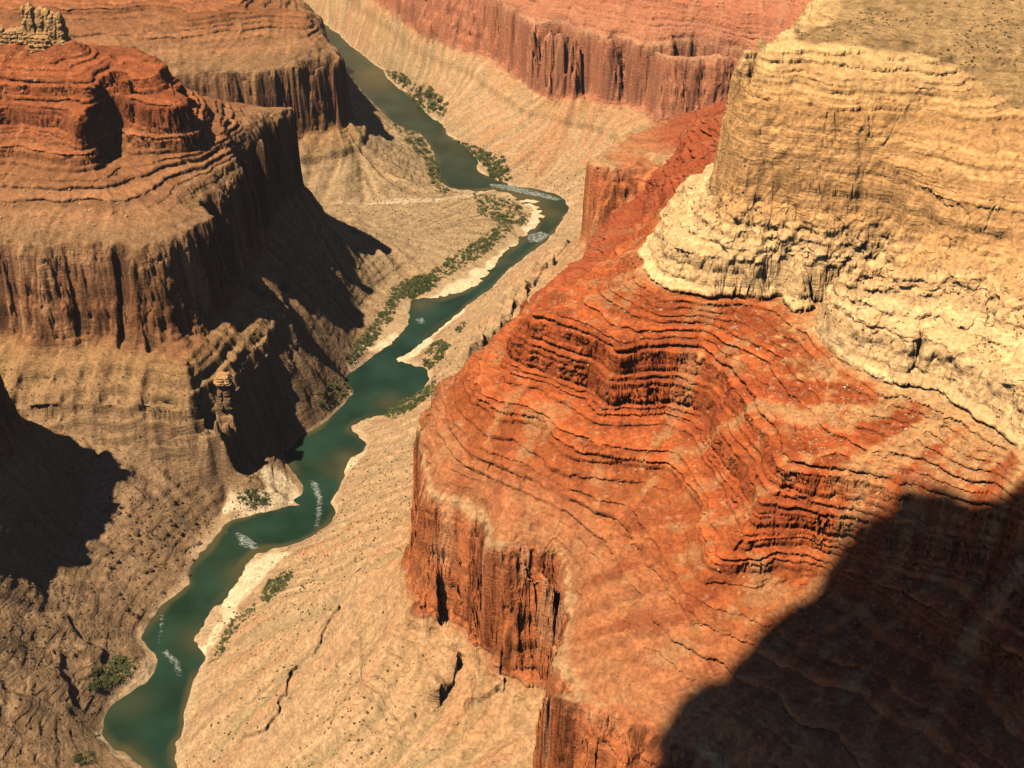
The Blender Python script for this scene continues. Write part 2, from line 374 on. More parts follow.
def terrain(x, y, full=False):
    x = x.astype(f32); y = y.astype(f32)
    # ragged edges: the plan position is warped
    s_raw = look(SF, x, y)
    amp = smooth(.25, 1.2, s_raw); amp2 = smooth(2.4, 2.5, s_raw)
    near = .35 + .35 * amp + .3 * smooth(2.3, 2.55, s_raw)
    wx = 7.0 * nz(x, y, 110, 0) + 3.2 * nz(x, y, 44, 1) + (1.7 - 1.0 * amp2) * nz(x, y, 19, 2) + .5 * nz(x, y, 8, 3)
    wy = 7.0 * nz(x, y, 110, 0, 3, 5) + 3.2 * nz(x, y, 44, 1, 2, 7) + (1.7 - 1.0 * amp2) * nz(x, y, 19, 2, 8, 1) + .5 * nz(x, y, 8, 3, 4, 4)
    ina = smooth(2.74, 2.85, s_raw) * (1 - smooth(4.3, 4.45, s_raw)); pal = smooth(4.3, 4.45, s_raw)
    blk = smooth(2.4, 2.5, s_raw) * (1 - smooth(5.7, 5.9, s_raw)) * (1 - .68 * ina - .3 * pal); fin = 1 - .9 * ina - .5 * pal
    wx = wx + blk * (2.6 * np.round(1.5 * nz(x, y, 27, 2, 11, 3)) + 1.2 * fin * np.round(1.5 * nz(x, y, 11, 4, 2, 13)))
    wy = wy + blk * (2.6 * np.round(1.5 * nz(x, y, 27, 5, 3, 11)) + 1.2 * fin * np.round(1.5 * nz(x, y, 11, 1, 13, 2)))
    s = look(SF, x + wx * near, y + wy * near)
    for (pl, dep, wid) in GROOVES: s = s - groove(x, y, pl, dep, wid, s)
    rill = look(RILL, x, y); gul = look(GULLY, x, y)
    # loose debris: covers ledges in streaks down the fall line
    deb = .75 * gul + .45 * rill + .5 * nz(x, y, 160, 5)
    z0 = profile(s)
    sup = smooth(2.75, 2.9, s) * (1 - smooth(4.3, 4.4, s))
    floor = 1 - smooth(2.40, 2.52, s)
    talus = smooth(.5, 1.9, deb) * sup * (.55 + .35 * smooth(3.97, 4.3, s)) + floor * smooth(-1.2, .6, deb) * .9
    # ledges: the layered staircase, less where debris lies over it
    zb = z0 + 1.6 * nz(x, y, 300, 3) + .9 * nz(x, y, 60, 5)
    bz = beds(zb)
    z = z0 + (bz - zb) * (1 - talus)
    lin = np.interp(s, ST, ZT).astype(f32)
    ml = smooth(1.70, 1.84, s) * (1 - smooth(1.90, 2.05, s))
    lz = ((x < -330) & (y > 1780) & (y < 2200) & (z > 125) & (z < 247) & (s < 2.46)).astype(f32)
    tq = (z - 125) / 24.0 + .12 * nz(x, y, 120, 1); fq = np.floor(tq)
    z = z + lz * (24.0 * (fq + smooth(.6, .95, tq - fq) - tq)) * .8 * (1 - .75 * smooth(-.1, 1.0, deb)) * smooth(125, 140, z) * (1 - smooth(236, 247, z))
    hide = ml * smooth(-.4, .8, deb + .3) * np.where((x < -330) & (y > 1750) & (y < 2700), .15, 1.0).astype(f32)
    z = z + hide * (lin - z0)
    z = z - dip(y).astype(f32) * np.clip(s / 2.46, 0, 1)
    z1 = z
    z = z + floor * flat0(s) * (2.6 * nz(x, y, 85, 1, 3, 1) + 1.7 * np.abs(nz(x, y, 42, 3, 5, 1)))
    slope_zone = floor + sup
    flat = smooth(.02, .5, s)
    z = z + slope_zone * flat * (1.5 * gul * (.4 + floor * 1.3) + (.7 - .3 * floor) * rill) 
    for (pl, hgt, fall) in SCARPS: z = z + scarp(x, y, pl, hgt, fall)
    z = z + flat * ((.55 * nz(x, y, 24, 4) + .35 * nz(x, y, 9, 5)) * (1 - .6 * sup) + .2 * nz(x, y, 4.2, 0, 5, 5)) * (1 - .5 * smooth(5.7, 5.9, s))
    z = z + .35 * nz(x, y, 14, 2, 9, 9) * (s > 0)
    if not full: return z
    return z, s, talus, rill, gul, bz + (z - z1)

# ------------------------------------------------------------------ the terrain sheet: columns of bearing, rows packed where the ground is steep
NA, NR, ND = 1800, 2300, 3400
AZ = np.linspace(math.radians(-38), math.radians(37), NA).astype(f32)
R0, R1 = 560.0, 6200.0
RD = (R0 * (R1 / R0) ** np.linspace(0, 1, ND)).astype(f32)
def build_radii():
    dens = np.empty((NA, ND - 1), f32)
    for c in range(0, NA, 250):
        a = AZ[c:c + 250][:, None]
        x = np.sin(a) * RD[None]; y = np.cos(a) * RD[None]
        z = terrain(x.ravel(), y.ravel()).reshape(x.shape)
        dz = np.diff(z, axis=1); dr = np.diff(RD)[None]
        rm = .5 * (RD[1:] + RD[:-1])[None]; hh = CAM_H - .5 * (z[:, 1:] + z[:, :-1])
        rng = np.sqrt(rm ** 2 + hh ** 2)
        view = np.abs(dr * hh / rng + dz * rm / rng) * np.where(dr * hh + dz * rm > 0, 1, .35)
        dens[c:c + 250] = (view + .22 * np.sqrt(dr ** 2 + dz ** 2)) / rng
    for half in (14, 14, 10):                                # smooth over neighbouring bearings
        cs = np.cumsum(np.pad(dens, [(half + 1, half), (0, 0)], mode='edge').astype(np.float64), axis=0)
        dens = ((cs[2 * half + 1:] - cs[:-2 * half - 1]) / (2 * half + 1)).astype(f32)
    for half in (6, 6):
        cs = np.cumsum(np.pad(dens, [(0, 0), (half + 1, half)], mode='edge').astype(np.float64), axis=1)
        dens = ((cs[:, 2 * half + 1:] - cs[:, :-2 * half - 1]) / (2 * half + 1)).astype(f32)
    # a fixed share of rows for each band of distance, so that neighbouring columns stay aligned
    NB = 16; cut = np.unique(np.rint(np.linspace(0, ND - 1, NB + 1)).astype(int))
    tot = np.array([np.percentile(dens[:, a:b].sum(1), 80) for a, b in zip(cut[:-1], cut[1:])])
    cnt = np.floor(tot / tot.sum() * (NR - 1)).astype(int); cnt[np.argsort(-tot)[:NR - 1 - cnt.sum()]] += 1
    R = np.empty((NA, NR), f32); R[:, 0] = RD[0]; k0 = 0
    for a, b, n in zip(cut[:-1], cut[1:], cnt):
        d = dens[:, a:b] + .12 * dens[:, a:b].mean(1, keepdims=True)
        cum = np.concatenate([np.zeros((NA, 1)), np.cumsum(d, axis=1)], 1); fr = np.arange(1, n + 1) / n
        for i in range(NA): R[i, k0 + 1:k0 + n + 1] = np.interp(fr * cum[i, -1], cum[i], RD[a:b + 1])
        k0 += n
    half = 3
    cs = np.cumsum(np.pad(R, [(half + 1, half), (0, 0)], mode='edge').astype(np.float64), axis=0)
    R = ((cs[2 * half + 1:] - cs[:-2 * half - 1]) / (2 * half + 1)).astype(f32)
    return R
RAD = build_radii()
TX = (np.sin(AZ)[:, None] * RAD); TY = (np.cos(AZ)[:, None] * RAD)
res = [[] for _ in range(6)]
for c in range(0, NA, 250):
    for lst, v in zip(res, terrain(TX[c:c + 250].ravel(), TY[c:c + 250].ravel(), True)): lst.append(v)
TZ, TS, TT, TRILL, TGUL, TB = [np.concatenate(v).reshape(NA, NR) for v in res]

def ground(pix):
    """where the view through each pixel meets the terrain"""
    pix = np.array(pix, float); u = (pix[:, 0] - 512) / FPX; v = (384 - pix[:, 1]) / FPX
    fy = CP + v * SP; fz = -SP + v * CP
    ts = np.concatenate([np.arange(820, 2600, 5.0), np.arange(2600, 6000, 9.0)])
    out = np.full((len(pix), 3), np.nan)
    for c in range(0, len(pix), 400):
        sl_ = slice(c, c + 400)
        X = u[sl_, None] * ts; Y = fy[sl_, None] * ts; Z = CAM_H + fz[sl_, None] * ts
        T = terrain(X.ravel(), Y.ravel()).reshape(X.shape)
        hit = (Z <= np.maximum(T, 0)); k = hit.argmax(1); ok = hit.any(1)
        r = np.arange(len(k)); k0 = np.maximum(k - 1, 0)
        a = (Z - np.maximum(T, 0))[r, k0]; b = (Z - np.maximum(T, 0))[r, k]
        f = np.where(a - b > 1e-6, a / (a - b), 0)
        t = ts[k0] + (ts[k] - ts[k0]) * f
        out[sl_] = np.where(ok[:, None], np.stack([u[sl_] * t, fy[sl_] * t, CAM_H + fz[sl_] * t], -1), np.nan)
    return out
RIMPX = [(757,39),(768,40),(796,40),(843,45),(870,47),(897,50),(932,57),(950,64),(964,71),(984,88),(1004,102),(1023,111)]
rim = [tuple(p[:2]) for p in ground(RIMPX)]
rim += [(rim[-1][0] + 80, rim[-1][1] - 20), (1300, 1450), (2600, 1500), (2600, 2600), (1500, 2500), (800, 2290), (720, 2140), (600, 1970), (510, 1845), (460, 1770), (430, 1690), (405, 1600), (350, 1550)]
PT = in_poly(rim, TX + 3 * nz(TX, TY, 30, 1, 2, 2), TY + 3 * nz(TX, TY, 30, 3, 2, 2)).astype(f32)
PT = blur(PT, 3)
# ------------------------------------------------------------------ hard beds stand proud, soft beds are eaten back (real overhangs)
def nz3(x, y, z, wl, t):
    return .6 * (nz(x + .35 * z, y + .8 * z, wl, t) + nz(x - .75 * z, y + .4 * z, wl, t + 1, 3, 3) + nz(x + .5 * z, y - .7 * z, wl, t + 2, 6, 1))
def grid_normals(X, Y, Z):
    P = np.stack([X, Y, Z]).astype(f32)
    du = np.gradient(P, axis=1); dv = np.gradient(P, axis=2)
    n = np.cross(dv, du, axis=0)
    n *= np.sign(n[2] + 1e-9)
    n /= np.sqrt((n ** 2).sum(0)) + 1e-9
    return n
NRM = grid_normals(TX, TY, TZ)
NRM = [blur(NRM[i], 5) for i in range(3)]
nl = np.sqrt(NRM[0] ** 2 + NRM[1] ** 2 + NRM[2] ** 2) + 1e-6
hor = np.sqrt(NRM[0] ** 2 + NRM[1] ** 2) / nl
hx, hy = NRM[0] / (hor * nl + 1e-6), NRM[1] / (hor * nl + 1e-6)
x_, y_, z_ = TX.ravel().astype(f32), TY.ravel().astype(f32), TZ.ravel()
HARD = np.interp(TB.ravel(), HZ, HH).astype(f32)
st = smooth(.17, .54, hor.ravel())
bare = 1 - .8 * np.clip(TT.ravel(), 0, 1)
brk = np.clip(1.0 + .38 * nz3(x_, y_, z_ * 2.0, 90, 1) + .25 * nz(x_, y_, 28, 1, 3, 8) + .2 * nz(x_, y_, 12, 4, 1, 8), .08, 1.7)
crack = np.maximum(1 - np.abs(nz(x_, y_, 30, 2, 5, 2)) / .13, 0) * smooth(-.3, .6, nz3(x_, y_, z_, 60, 1))
crack2 = np.maximum(1 - np.abs(nz(x_, y_, 13, 0, 5, 9)) / .18, 0) * smooth(-.1, .7, nz3(x_, y_, z_, 30, 3))
crag = smooth(2.47, 2.52, TS.ravel()) * (1 - smooth(5.65, 5.8, TS.ravel()))
steep = smooth(.72, .9, hor.ravel())
redw = smooth(2.47, 2.52, TS.ravel()) * (1 - smooth(2.70, 2.75, TS.ravel()))
D = HARD * brk * bare * st + redw * st * (1.0 * nz(x_, y_, 15, 1, 7, 7) + .7 * nz(x_, y_, 6, 3, 7, 7)) + crag * (1 - .2 * redw) * st * (.9 * nz3(x_, y_, z_, 21, 0) + .45 * nz3(x_, y_, z_, 8, 2) + .35 * nz3(x_, y_, z_, 3.6, 4) - (4.0 * crack + 1.6 * crack2) * bare * steep)
rub = smooth(4.35, 4.5, TS.ravel()) * (1 - smooth(4.85, 5.0, TS.ravel()))      # broken blocky foot of the pale cliff
D += rub * (1.5 * np.round(1.5 * nz3(x_, y_, z_, 19, 4)) + .8 * np.round(1.5 * nz3(x_, y_, z_, 8, 1)) + .6 * np.abs(nz3(x_, y_, z_, 3.4, 3)) - .6 - 2.0 * crack2)
D *= 1 + .7 * (smooth(1560, 1800, y_) * (1 - smooth(2500, 2800, y_)) * (x_ > 0) * (TS.ravel() > 2.8) * (TS.ravel() < 4.37))
mlz = smooth(183.5, 187, z_) * (1 - smooth(198, 203, z_)) * (x_ < -330) * (y_ > 1750) * (y_ < 2500) * smooth(.3, .6, hor.ravel())
D -= mlz * 6.5 * smooth(-.5, 1.2, nz(x_, y_, 46, 2, 3, 3) + .6 * nz3(x_, y_, z_, 16, 1))
D = D.reshape(NA, NR).astype(f32) * (1 - .9 * PT)
TX = TX + hx * D; TY = TY + hy * D
TZ = TZ + (rub * .6 * np.abs(nz3(x_, y_, z_, 12, 5))).reshape(NA, NR).astype(f32)

# ------------------------------------------------------------------ rock colours (the rock's own tones, plus weaker left-bank sun and far haze painted in)
def ramp(z, stops):
    zs = [p[0] for p in stops]
    return np.stack([np.interp(z, zs, [p[1][c] for p in stops]) for c in range(3)], -1).astype(f32)
fx_, fy_ = TX.ravel().astype(f32), TY.ravel().astype(f32)
fz_, fs_ = TZ.ravel(), TS.ravel()
strat = fz_ + dip(fy_).astype(f32) * np.clip(fs_ / 2.46, 0, 1) + 3.0 * nz(fx_, fy_, 130, 2) + 1.2 * nz(fx_, fy_, 25, 1)
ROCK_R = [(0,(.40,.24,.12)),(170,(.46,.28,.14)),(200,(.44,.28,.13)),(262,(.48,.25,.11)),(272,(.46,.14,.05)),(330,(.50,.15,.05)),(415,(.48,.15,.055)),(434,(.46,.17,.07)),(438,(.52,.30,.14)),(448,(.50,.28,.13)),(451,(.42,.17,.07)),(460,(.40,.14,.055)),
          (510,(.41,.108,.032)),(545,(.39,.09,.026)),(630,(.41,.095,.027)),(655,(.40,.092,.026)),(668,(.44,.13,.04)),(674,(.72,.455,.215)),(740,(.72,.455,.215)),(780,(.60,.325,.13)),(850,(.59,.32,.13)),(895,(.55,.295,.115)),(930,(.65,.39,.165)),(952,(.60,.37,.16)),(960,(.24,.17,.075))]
ROCK_L = [(0,(.27,.15,.07)),(170,(.27,.155,.07)),(200,(.34,.21,.095)),(255,(.33,.19,.08)),(270,(.27,.125,.055)),(350,(.25,.11,.05)),(420,(.26,.13,.062)),(445,(.30,.17,.08)),(470,(.30,.145,.065)),(510,(.32,.13,.052)),  # left bank: browner rock, also darkened to paint in its weaker sunlight
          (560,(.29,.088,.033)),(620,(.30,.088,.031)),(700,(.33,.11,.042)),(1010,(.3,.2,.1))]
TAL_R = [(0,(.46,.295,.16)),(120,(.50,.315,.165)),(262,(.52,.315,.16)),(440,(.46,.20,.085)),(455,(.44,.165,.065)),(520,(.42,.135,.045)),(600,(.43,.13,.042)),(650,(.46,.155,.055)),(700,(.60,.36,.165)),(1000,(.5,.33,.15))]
TAL_L = [(0,(.34,.21,.112)),(120,(.34,.21,.112)),(200,(.35,.21,.105)),(262,(.35,.195,.085)),(440,(.32,.165,.075)),(520,(.33,.135,.053)),(700,(.33,.12,.042)),(1000,(.3,.2,.1))]  # left debris: browner, its dimmer sun partly put into the colour
# which bank: signed by the river's centre line
cy = np.array([0.5 * (a[1] + b[1]) for a, b in ((unproject(*p, 0), unproject(*q, 0)) for p, q in ())] + [900])
RIV_C_Y = np.array([900, 1238, 1500, 1830, 2050, 2230, 2560, 2800, 3000, 3130, 3220, 3500, 3900, 4260, 4560, 4940, 5620, 6300], f32)
RIV_C_X = np.array([-480, -470, -500, -380, -290, -200, -120, 0, 70, 80, 10, -130, -300, -500, -720, -935, -1195, -1335], f32)
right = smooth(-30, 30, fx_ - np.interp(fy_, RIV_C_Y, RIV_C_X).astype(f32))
fan = (1 - right) * smooth(2300, 2700, fy_)
def mix3(a, b, t): return a + (b - a) * t[:, None]
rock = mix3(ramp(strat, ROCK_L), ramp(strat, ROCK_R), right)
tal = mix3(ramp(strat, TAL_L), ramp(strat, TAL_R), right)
tal = mix3(tal, np.array([.42, .285, .15], f32)[None] * np.ones_like(tal), fan * (1 - smooth(1.6, 2.4, fs_)))
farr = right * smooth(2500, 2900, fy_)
bed = np.interp(strat, np.arange(-30, 1100, 3.0), .72 + .56 * np.random.RandomState(5).rand(len(np.arange(-30, 1100, 3.0)))).astype(f32)
bed = 1 + (bed - 1) * smooth(2.7, 2.9, fs_)
# streaks of desert varnish run down the big cliffs
cliff = smooth(2.47, 2.52, fs_) * (1 - smooth(2.72, 2.76, fs_))
varn = nz(fx_, fy_, 26, 3, 1, 2) + .7 * nz(fx_, fy_, 9, 4, 2, 2)
hd = HARD / 2.6
col = rock * (bed * (1 + .16 * hd))[:, None]
col = col * (1 - .5 * cliff * smooth(.2, 1.3, varn))[:, None]
col = mix3(col, np.array([.55, .30, .15], f32)[None] * np.ones_like(col), cliff * smooth(.9, 2.0, -varn) * .5)
sn_ = fs_ + .006 * nz(fx_, fy_, 16, 2, 5, 3)
col = mix3(col, np.array([.42, .16, .065], f32)[None] * np.ones_like(col), right * smooth(2.752, 2.768, sn_) * (1 - smooth(2.95, 3.2, fs_)) * .85)
tmask = np.clip(TT.ravel() * 1.0 + (1 - smooth(1.3, 2.5, fs_)) * .7, 0, 1)
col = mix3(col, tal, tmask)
# pale debris fans shed by the pale cliff onto the red slope
pale = smooth(3.3, 4.3, fs_) * (1 - smooth(4.35, 4.42, fs_)) * right * smooth(-.2, 1.6, .55 * TGUL.ravel() + .5 * TRILL.ravel() + .35 * nz(fx_, fy_, 7, 2) + .4 * nz(fx_, fy_, 90, 4) + .009 * (fx_ - 340))
col = mix3(col, np.array([.54, .30, .125], f32)[None] * np.ones_like(col), pale * .85)
col = col * (1 + .10 * TRILL.ravel() * (fs_ < 4.37) + .05 * nz(fx_, fy_, 6, 1))[:, None]
# the right-hand talus: streaks of red wash, olive shale and pale dust
flr = right * (1 - smooth(2.3, 2.5, fs_)) * smooth(.15, .5, fs_)
tn = .9 * TGUL.ravel() + .45 * TRILL.ravel() + .6 * nz(fx_, fy_, 150, 2, 8, 8)
col = mix3(col, np.array([.48, .225, .10], f32)[None] * np.ones_like(col), flr * smooth(.3, 1.9, tn + .5 * smooth(1.6, 2.4, fs_)) * .6)
col = mix3(col, np.array([.37, .265, .135], f32)[None] * np.ones_like(col), flr * smooth(.4, 1.9, -tn) * .65)
# patches of dusty and of dark maroon rock on the red slope, haze painted onto the distant wall as a pinkish pale tint
supm = smooth(2.75, 2.9, fs_) * (1 - smooth(4.3, 4.4, fs_))
pn = .8 * TGUL.ravel() + .5 * nz(fx_, fy_, 55, 1, 4, 4) + .5 * nz(fx_, fy_, 14, 2, 2, 6)
col = mix3(col, np.array([.47, .235, .10], f32)[None] * np.ones_like(col), supm * right * smooth(.5, 1.9, pn) * .6)
col = mix3(col, np.array([.27, .062, .024], f32)[None] * np.ones_like(col), supm * right * smooth(.4, 1.8, -pn) * .6)
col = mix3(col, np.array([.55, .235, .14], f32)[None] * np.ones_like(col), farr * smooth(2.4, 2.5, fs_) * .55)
chips = smooth(1.3, 1.9, nz(fx_, fy_, 5.5, 3, 3, 3)) * np.clip(1.1 - st * .9, 0, 1)
col = mix3(col, np.array([.60, .42, .24], f32)[None] * np.ones_like(col), chips * smooth(2.2, 3.8, fs_) * .35 * right)
maroon = supm * right * smooth(1560, 1800, fy_) * (1 - smooth(2500, 2800, fy_))
col = mix3(col, np.array([.33, .075, .032], f32)[None] * np.ones_like(col), maroon * .7)
# plateau top
pt = PT.ravel()
top = np.array([.36, .225, .10], f32)[None] * (1 + .08 * nz(fx_, fy_, 70, 3) + .13 * nz(fx_, fy_, 9, 2))[:, None]
col = mix3(col, top, pt)
# bleached sand by the water
sandn = nz(fx_, fy_, 60, 4, 7, 3) + .5 * nz(fx_, fy_, 18, 5)
wet = (1 - smooth(.02, .10, fs_ + .012 * sandn))
col = mix3(col, np.array([.56, .40, .23], f32)[None] * np.ones_like(col), wet * .7)
SANDS = [  # bright beaches (pixel outlines on the ground)
 [(228,515),(232,490),(248,480),(270,478),(300,484),(304,495),(285,506),(255,513)],
 [(212,638),(218,605),(232,585),(250,562),(280,552),(296,556),(270,575),(250,592),(235,620),(215,650)],
 [(348,472),(346,463),(352,456),(372,450),(370,455),(358,463),(352,472)],
 [(410,302),(430,296),(470,275),(495,258),(500,268),(480,284),(440,301)],
 [(396,363),(396,356),(415,344),(440,322),(462,308),(470,302),(462,318),(440,335),(420,352),(402,366)],
 [(530,197),(545,203),(550,213),(540,228),(528,236),(520,232),(533,215),(535,207),(515,200)],
 [(350,372),(365,355),(390,345),(402,340),(395,332),(375,345),(352,360)],
 [(95,738),(105,735),(112,752),(140,765),(132,765),(108,752)],
 [(488,280),(502,258),(528,240),(525,236),(505,248),(490,262)],
 [(180,650),(188,640),(212,648),(205,655)],
]
smask = np.zeros(fx_.shape, f32)
cand = np.where((fs_ < .35) & (fs_ > -.2))[0]
jx = 5 * nz(fx_[cand], fy_[cand], 25, 1, 6, 6); jy = 5 * nz(fx_[cand], fy_[cand], 25, 2, 6, 6)
SAND_ID = np.zeros(fx_.shape, np.int8)
for q, pl in enumerate(SANDS):
    ins = in_poly([unproject(p[0], p[1], 3.0) for p in pl], fx_[cand] + jx, fy_[cand] + jy)
    smask[cand] = np.maximum(smask[cand], ins.astype(f32)); SAND_ID[cand[ins]] = q + 1
smask = np.clip(blur(smask.reshape(NA, NR), 4).ravel() * (1 + .25 * nz(fx_, fy_, 9, 3)), 0, 1)
col = mix3(col, np.array([.80, .62, .39], f32)[None] * np.ones_like(col), smask * .9)
# pale gravel of the side-canyon wash
wl = [unproject(*p) for p in WASH]
dmin = np.full(fx_.shape, 1e6, f32)
sel = np.where((fy_ > 2700) & (fy_ < 3350) & (fx_ > -700) & (fx_ < 50))[0]
for (ax, ay), (bx, by) in zip(wl[:-1], wl[1:]):
    dx, dy = bx - ax, by - ay; L = dx * dx + dy * dy
    t = np.clip(((fx_[sel] - ax) * dx + (fy_[sel] - ay) * dy) / L, 0, 1)
    dmin[sel] = np.minimum(dmin[sel], np.hypot(fx_[sel] - ax - t * dx, fy_[sel] - ay - t * dy))
col = mix3(col, np.array([.62, .48, .30], f32)[None] * np.ones_like(col), (1 - smooth(4, 11, dmin + 3 * sandn)) * .85)
col = np.clip(col, .01, .85)

# ------------------------------------------------------------------ materials
def rock_material(name, bump=1.0, rough=.95, vertex=True, colour=(.4, .25, .13)):
    m = bpy.data.materials.new(name); m.use_nodes = True
    nt = m.node_tree; N = nt.nodes; L = nt.links; N.clear()
    out = N.new('ShaderNodeOutputMaterial'); b = N.new('ShaderNodeBsdfPrincipled'); L.new(b.outputs[0], out.inputs[0])
    b.inputs['Roughness'].default_value = rough; b.inputs['Specular IOR Level'].default_value = .12
    geo = N.new('ShaderNodeNewGeometry')
    def noise(scale, detail, vec=None, rough=.6):
        n = N.new('ShaderNodeTexNoise'); n.inputs['Scale'].default_value = scale; n.inputs['Detail'].default_value = detail; n.inputs['Roughness'].default_value = rough
        L.new(vec if vec else geo.outputs['Position'], n.inputs['Vector']); return n
    mp = N.new('ShaderNodeVectorMath'); mp.operation = 'MULTIPLY'; mp.inputs[1].default_value = (1, 1, 7); L.new(geo.outputs['Position'], mp.inputs[0])
    n1 = noise(.22, 6); n2 = noise(.05, 5, mp.outputs[0]); n3 = noise(.9, 3)
    if vertex:
        at = N.new('ShaderNodeAttribute'); at.attribute_name = 'rock_colour'; base = at.outputs['Color']
    else:
        rgb = N.new('ShaderNodeRGB'); rgb.outputs[0].default_value = (*colour, 1); base = rgb.outputs[0]
    mr = N.new('ShaderNodeMapRange'); mr.inputs['From Min'].default_value = .3; mr.inputs['From Max'].default_value = .7; mr.inputs['To Min'].default_value = .66; mr.inputs['To Max'].default_value = 1.3
    L.new(n1.outputs['Fac'], mr.inputs['Value'])
    mr2 = N.new('ShaderNodeMapRange'); mr2.inputs['From Min'].default_value = .3; mr2.inputs['From Max'].default_value = .7; mr2.inputs['To Min'].default_value = .84; mr2.inputs['To Max'].default_value = 1.15
    L.new(n2.outputs['Fac'], mr2.inputs['Value'])
    mu = N.new('ShaderNodeMath'); mu.operation = 'MULTIPLY'; L.new(mr.outputs[0], mu.inputs[0]); L.new(mr2.outputs[0], mu.inputs[1])
    vm = N.new('ShaderNodeVectorMath'); vm.operation = 'SCALE'; L.new(base, vm.inputs[0]); L.new(mu.outputs[0], vm.inputs['Scale'])
    L.new(vm.outputs[0], b.inputs['Base Color'])
    ad = N.new('ShaderNodeMath'); ad.operation = 'ADD'; L.new(n1.outputs['Fac'], ad.inputs[0]); L.new(n2.outputs['Fac'], ad.inputs[1])
    ad2 = N.new('ShaderNodeMath'); ad2.operation = 'MULTIPLY_ADD'; L.new(n3.outputs['Fac'], ad2.inputs[0]); ad2.inputs[1].default_value = .3; L.new(ad.outputs[0], ad2.inputs[2])
    bp = N.new('ShaderNodeBump'); bp.inputs['Strength'].default_value = 1.0; bp.inputs['Distance'].default_value = 2.0 * bump
    L.new(ad2.outputs[0], bp.inputs['Height']); L.new(bp.outputs[0], b.inputs['Normal'])
    return m
M_ROCK = rock_material('layered_rock')

C = bpy.context.scene.collection
def link(name, me, parent=None):
    o = bpy.data.objects.new(name, me); C.objects.link(o)
    if parent is not None: o.parent = parent
    return o
def tag(o, label=None, cat=None, group=None, kind=None):
    if label: o['label'] = label
    if cat: o['category'] = cat
    if group: o['group'] = group
    if kind: o['kind'] = kind
    return o
def empty(name, loc):
    o = bpy.data.objects.new(name, None); o.location = loc; o.empty_display_size = 20; C.objects.link(o); return o

VERT = np.stack([fx_, fy_, fz_], -1).astype(f32)
idx = np.arange(NA * NR).reshape(NA, NR)
QUAD = np.stack([idx[:-1, :-1], idx[1:, :-1], idx[1:, 1:], idx[:-1, 1:]], -1).reshape(-1, 4)
def sheet(name, faces, parent=None, origin=(0, 0, 0)):
    """one piece of the terrain as a mesh of its own"""
    used, inv = np.unique(faces.ravel(), return_inverse=True)
    me = bpy.data.meshes.new(name)
    nf = len(faces)
    me.vertices.add(len(used)); me.vertices.foreach_set('co', (VERT[used] - np.array(origin, f32)).ravel())
    me.loops.add(nf * 4); me.loops.foreach_set('vertex_index', inv.astype(np.int32).ravel())
    me.polygons.add(nf); me.polygons.foreach_set('loop_start', np.arange(0, nf * 4, 4, dtype=np.int32))
    me.polygons.foreach_set('use_smooth', np.ones(nf, bool))
    me.update(calc_edges=True)
    at = me.color_attributes.new('rock_colour', 'FLOAT_COLOR', 'POINT')
    rgba = np.ones((len(used), 4), f32); rgba[:, :3] = col[used]
    at.data.foreach_set('color', rgba.ravel())
    me.materials.append(M_ROCK)
    o = link(name, me, parent)
    return o

# split by landform and by rock layer
qc = QUAD[:, [0, 2]]
qs = fs_[qc].mean(1); qx = fx_[qc].mean(1); qy = fy_[qc].mean(1); qr = right[qc].mean(1) > .5
qsand = SAND_ID[QUAD].min(1)
land = np.zeros(len(QUAD), np.int8)                         # 0 = canyon floor
up = qs > 2.46
back = 2650 - .25 * (qx - 430)
land[up & qr & (qy < np.where(qx > 430, np.maximum(back, 2350), 2620))] = 1             # mesa
land[up & qr & (land == 0)] = 2                            # far wall
land[up & ~qr & (qy < 1800)] = 3                           # near bluff
land[up & ~qr & (qy >= 1800) & (qy < 2850)] = 4            # butte
land[up & ~qr & (qy >= 2850)] = 5                          # far bluff
layer = np.digitize(qs, [2.76, 4.37, 5.78])
LNAMES = ['red_cliff', 'ledge_slope', 'pale_cliff', 'plateau_top']
LANDS = {1: ('mesa', (400, 1300, 0), 'flat topped orange red mesa with pale cliff rim rising right of the river', 'mesa'),
         2: ('canyon_wall', (700, 3200, 0), 'distant pinkish red canyon wall across the bend of the river', 'cliff'),
         3: ('bluff', (-1200, 1400, 0), 'shaded bluff at the left edge throwing a black shadow onto the slope', 'bluff'),
         4: ('butte', (-1000, 2300, 0), 'brown stepped butte carrying a rock pinnacle, left of the river', 'butte'),
         5: ('bluff', (-900, 3300, 0), 'far bluff with flat top and dark end wall above the upstream river', 'bluff')}
for k, (nm, org, lab, cat) in LANDS.items():
    root = empty(nm, org); tag(root, lab, cat)
    for l in range(4):
        f = QUAD[(land == k) & (layer == l)]
        if len(f) > 400: sheet(LNAMES[l], f, root, org)
        elif len(f): land[(land == k) & (layer == l)] = 0
fl = (land == 0) & (qsand == 0)
tag(sheet('canyon_floor', QUAD[fl & ~qr]), 'brown boulder strewn slopes of the canyon floor left of the river', 'ground', kind='structure')
tag(sheet('talus_slope', QUAD[fl & qr]), 'pale tan talus slope between the river and the red cliffs', 'ground', kind='structure')
SLAB = ['white sand bar with a green bush patch on the inside of the lower left bend', 'long sand bar on the right bank below the small rapids', 'tiny bright sand spit on the right bank',
        'pale curved beach under the dense bushes on the left bank', 'long narrow beach on the right bank by the straight reach', 'bright sand strip inside the sharp upstream bend', 'pale sandy strip at the foot of the left bank bushes',
        'thin pale sand rim at the lowest pool', 'narrow sand ribbon joining two left bank beaches', 'small brown gravel spit beside the white rapid']
for q in range(len(SANDS)):
    f = QUAD[(land == 0) & (qsand == q + 1)]
    if len(f) > 8: tag(sheet('sand_bar', f), SLAB[q], 'sand bar', kind='structure')

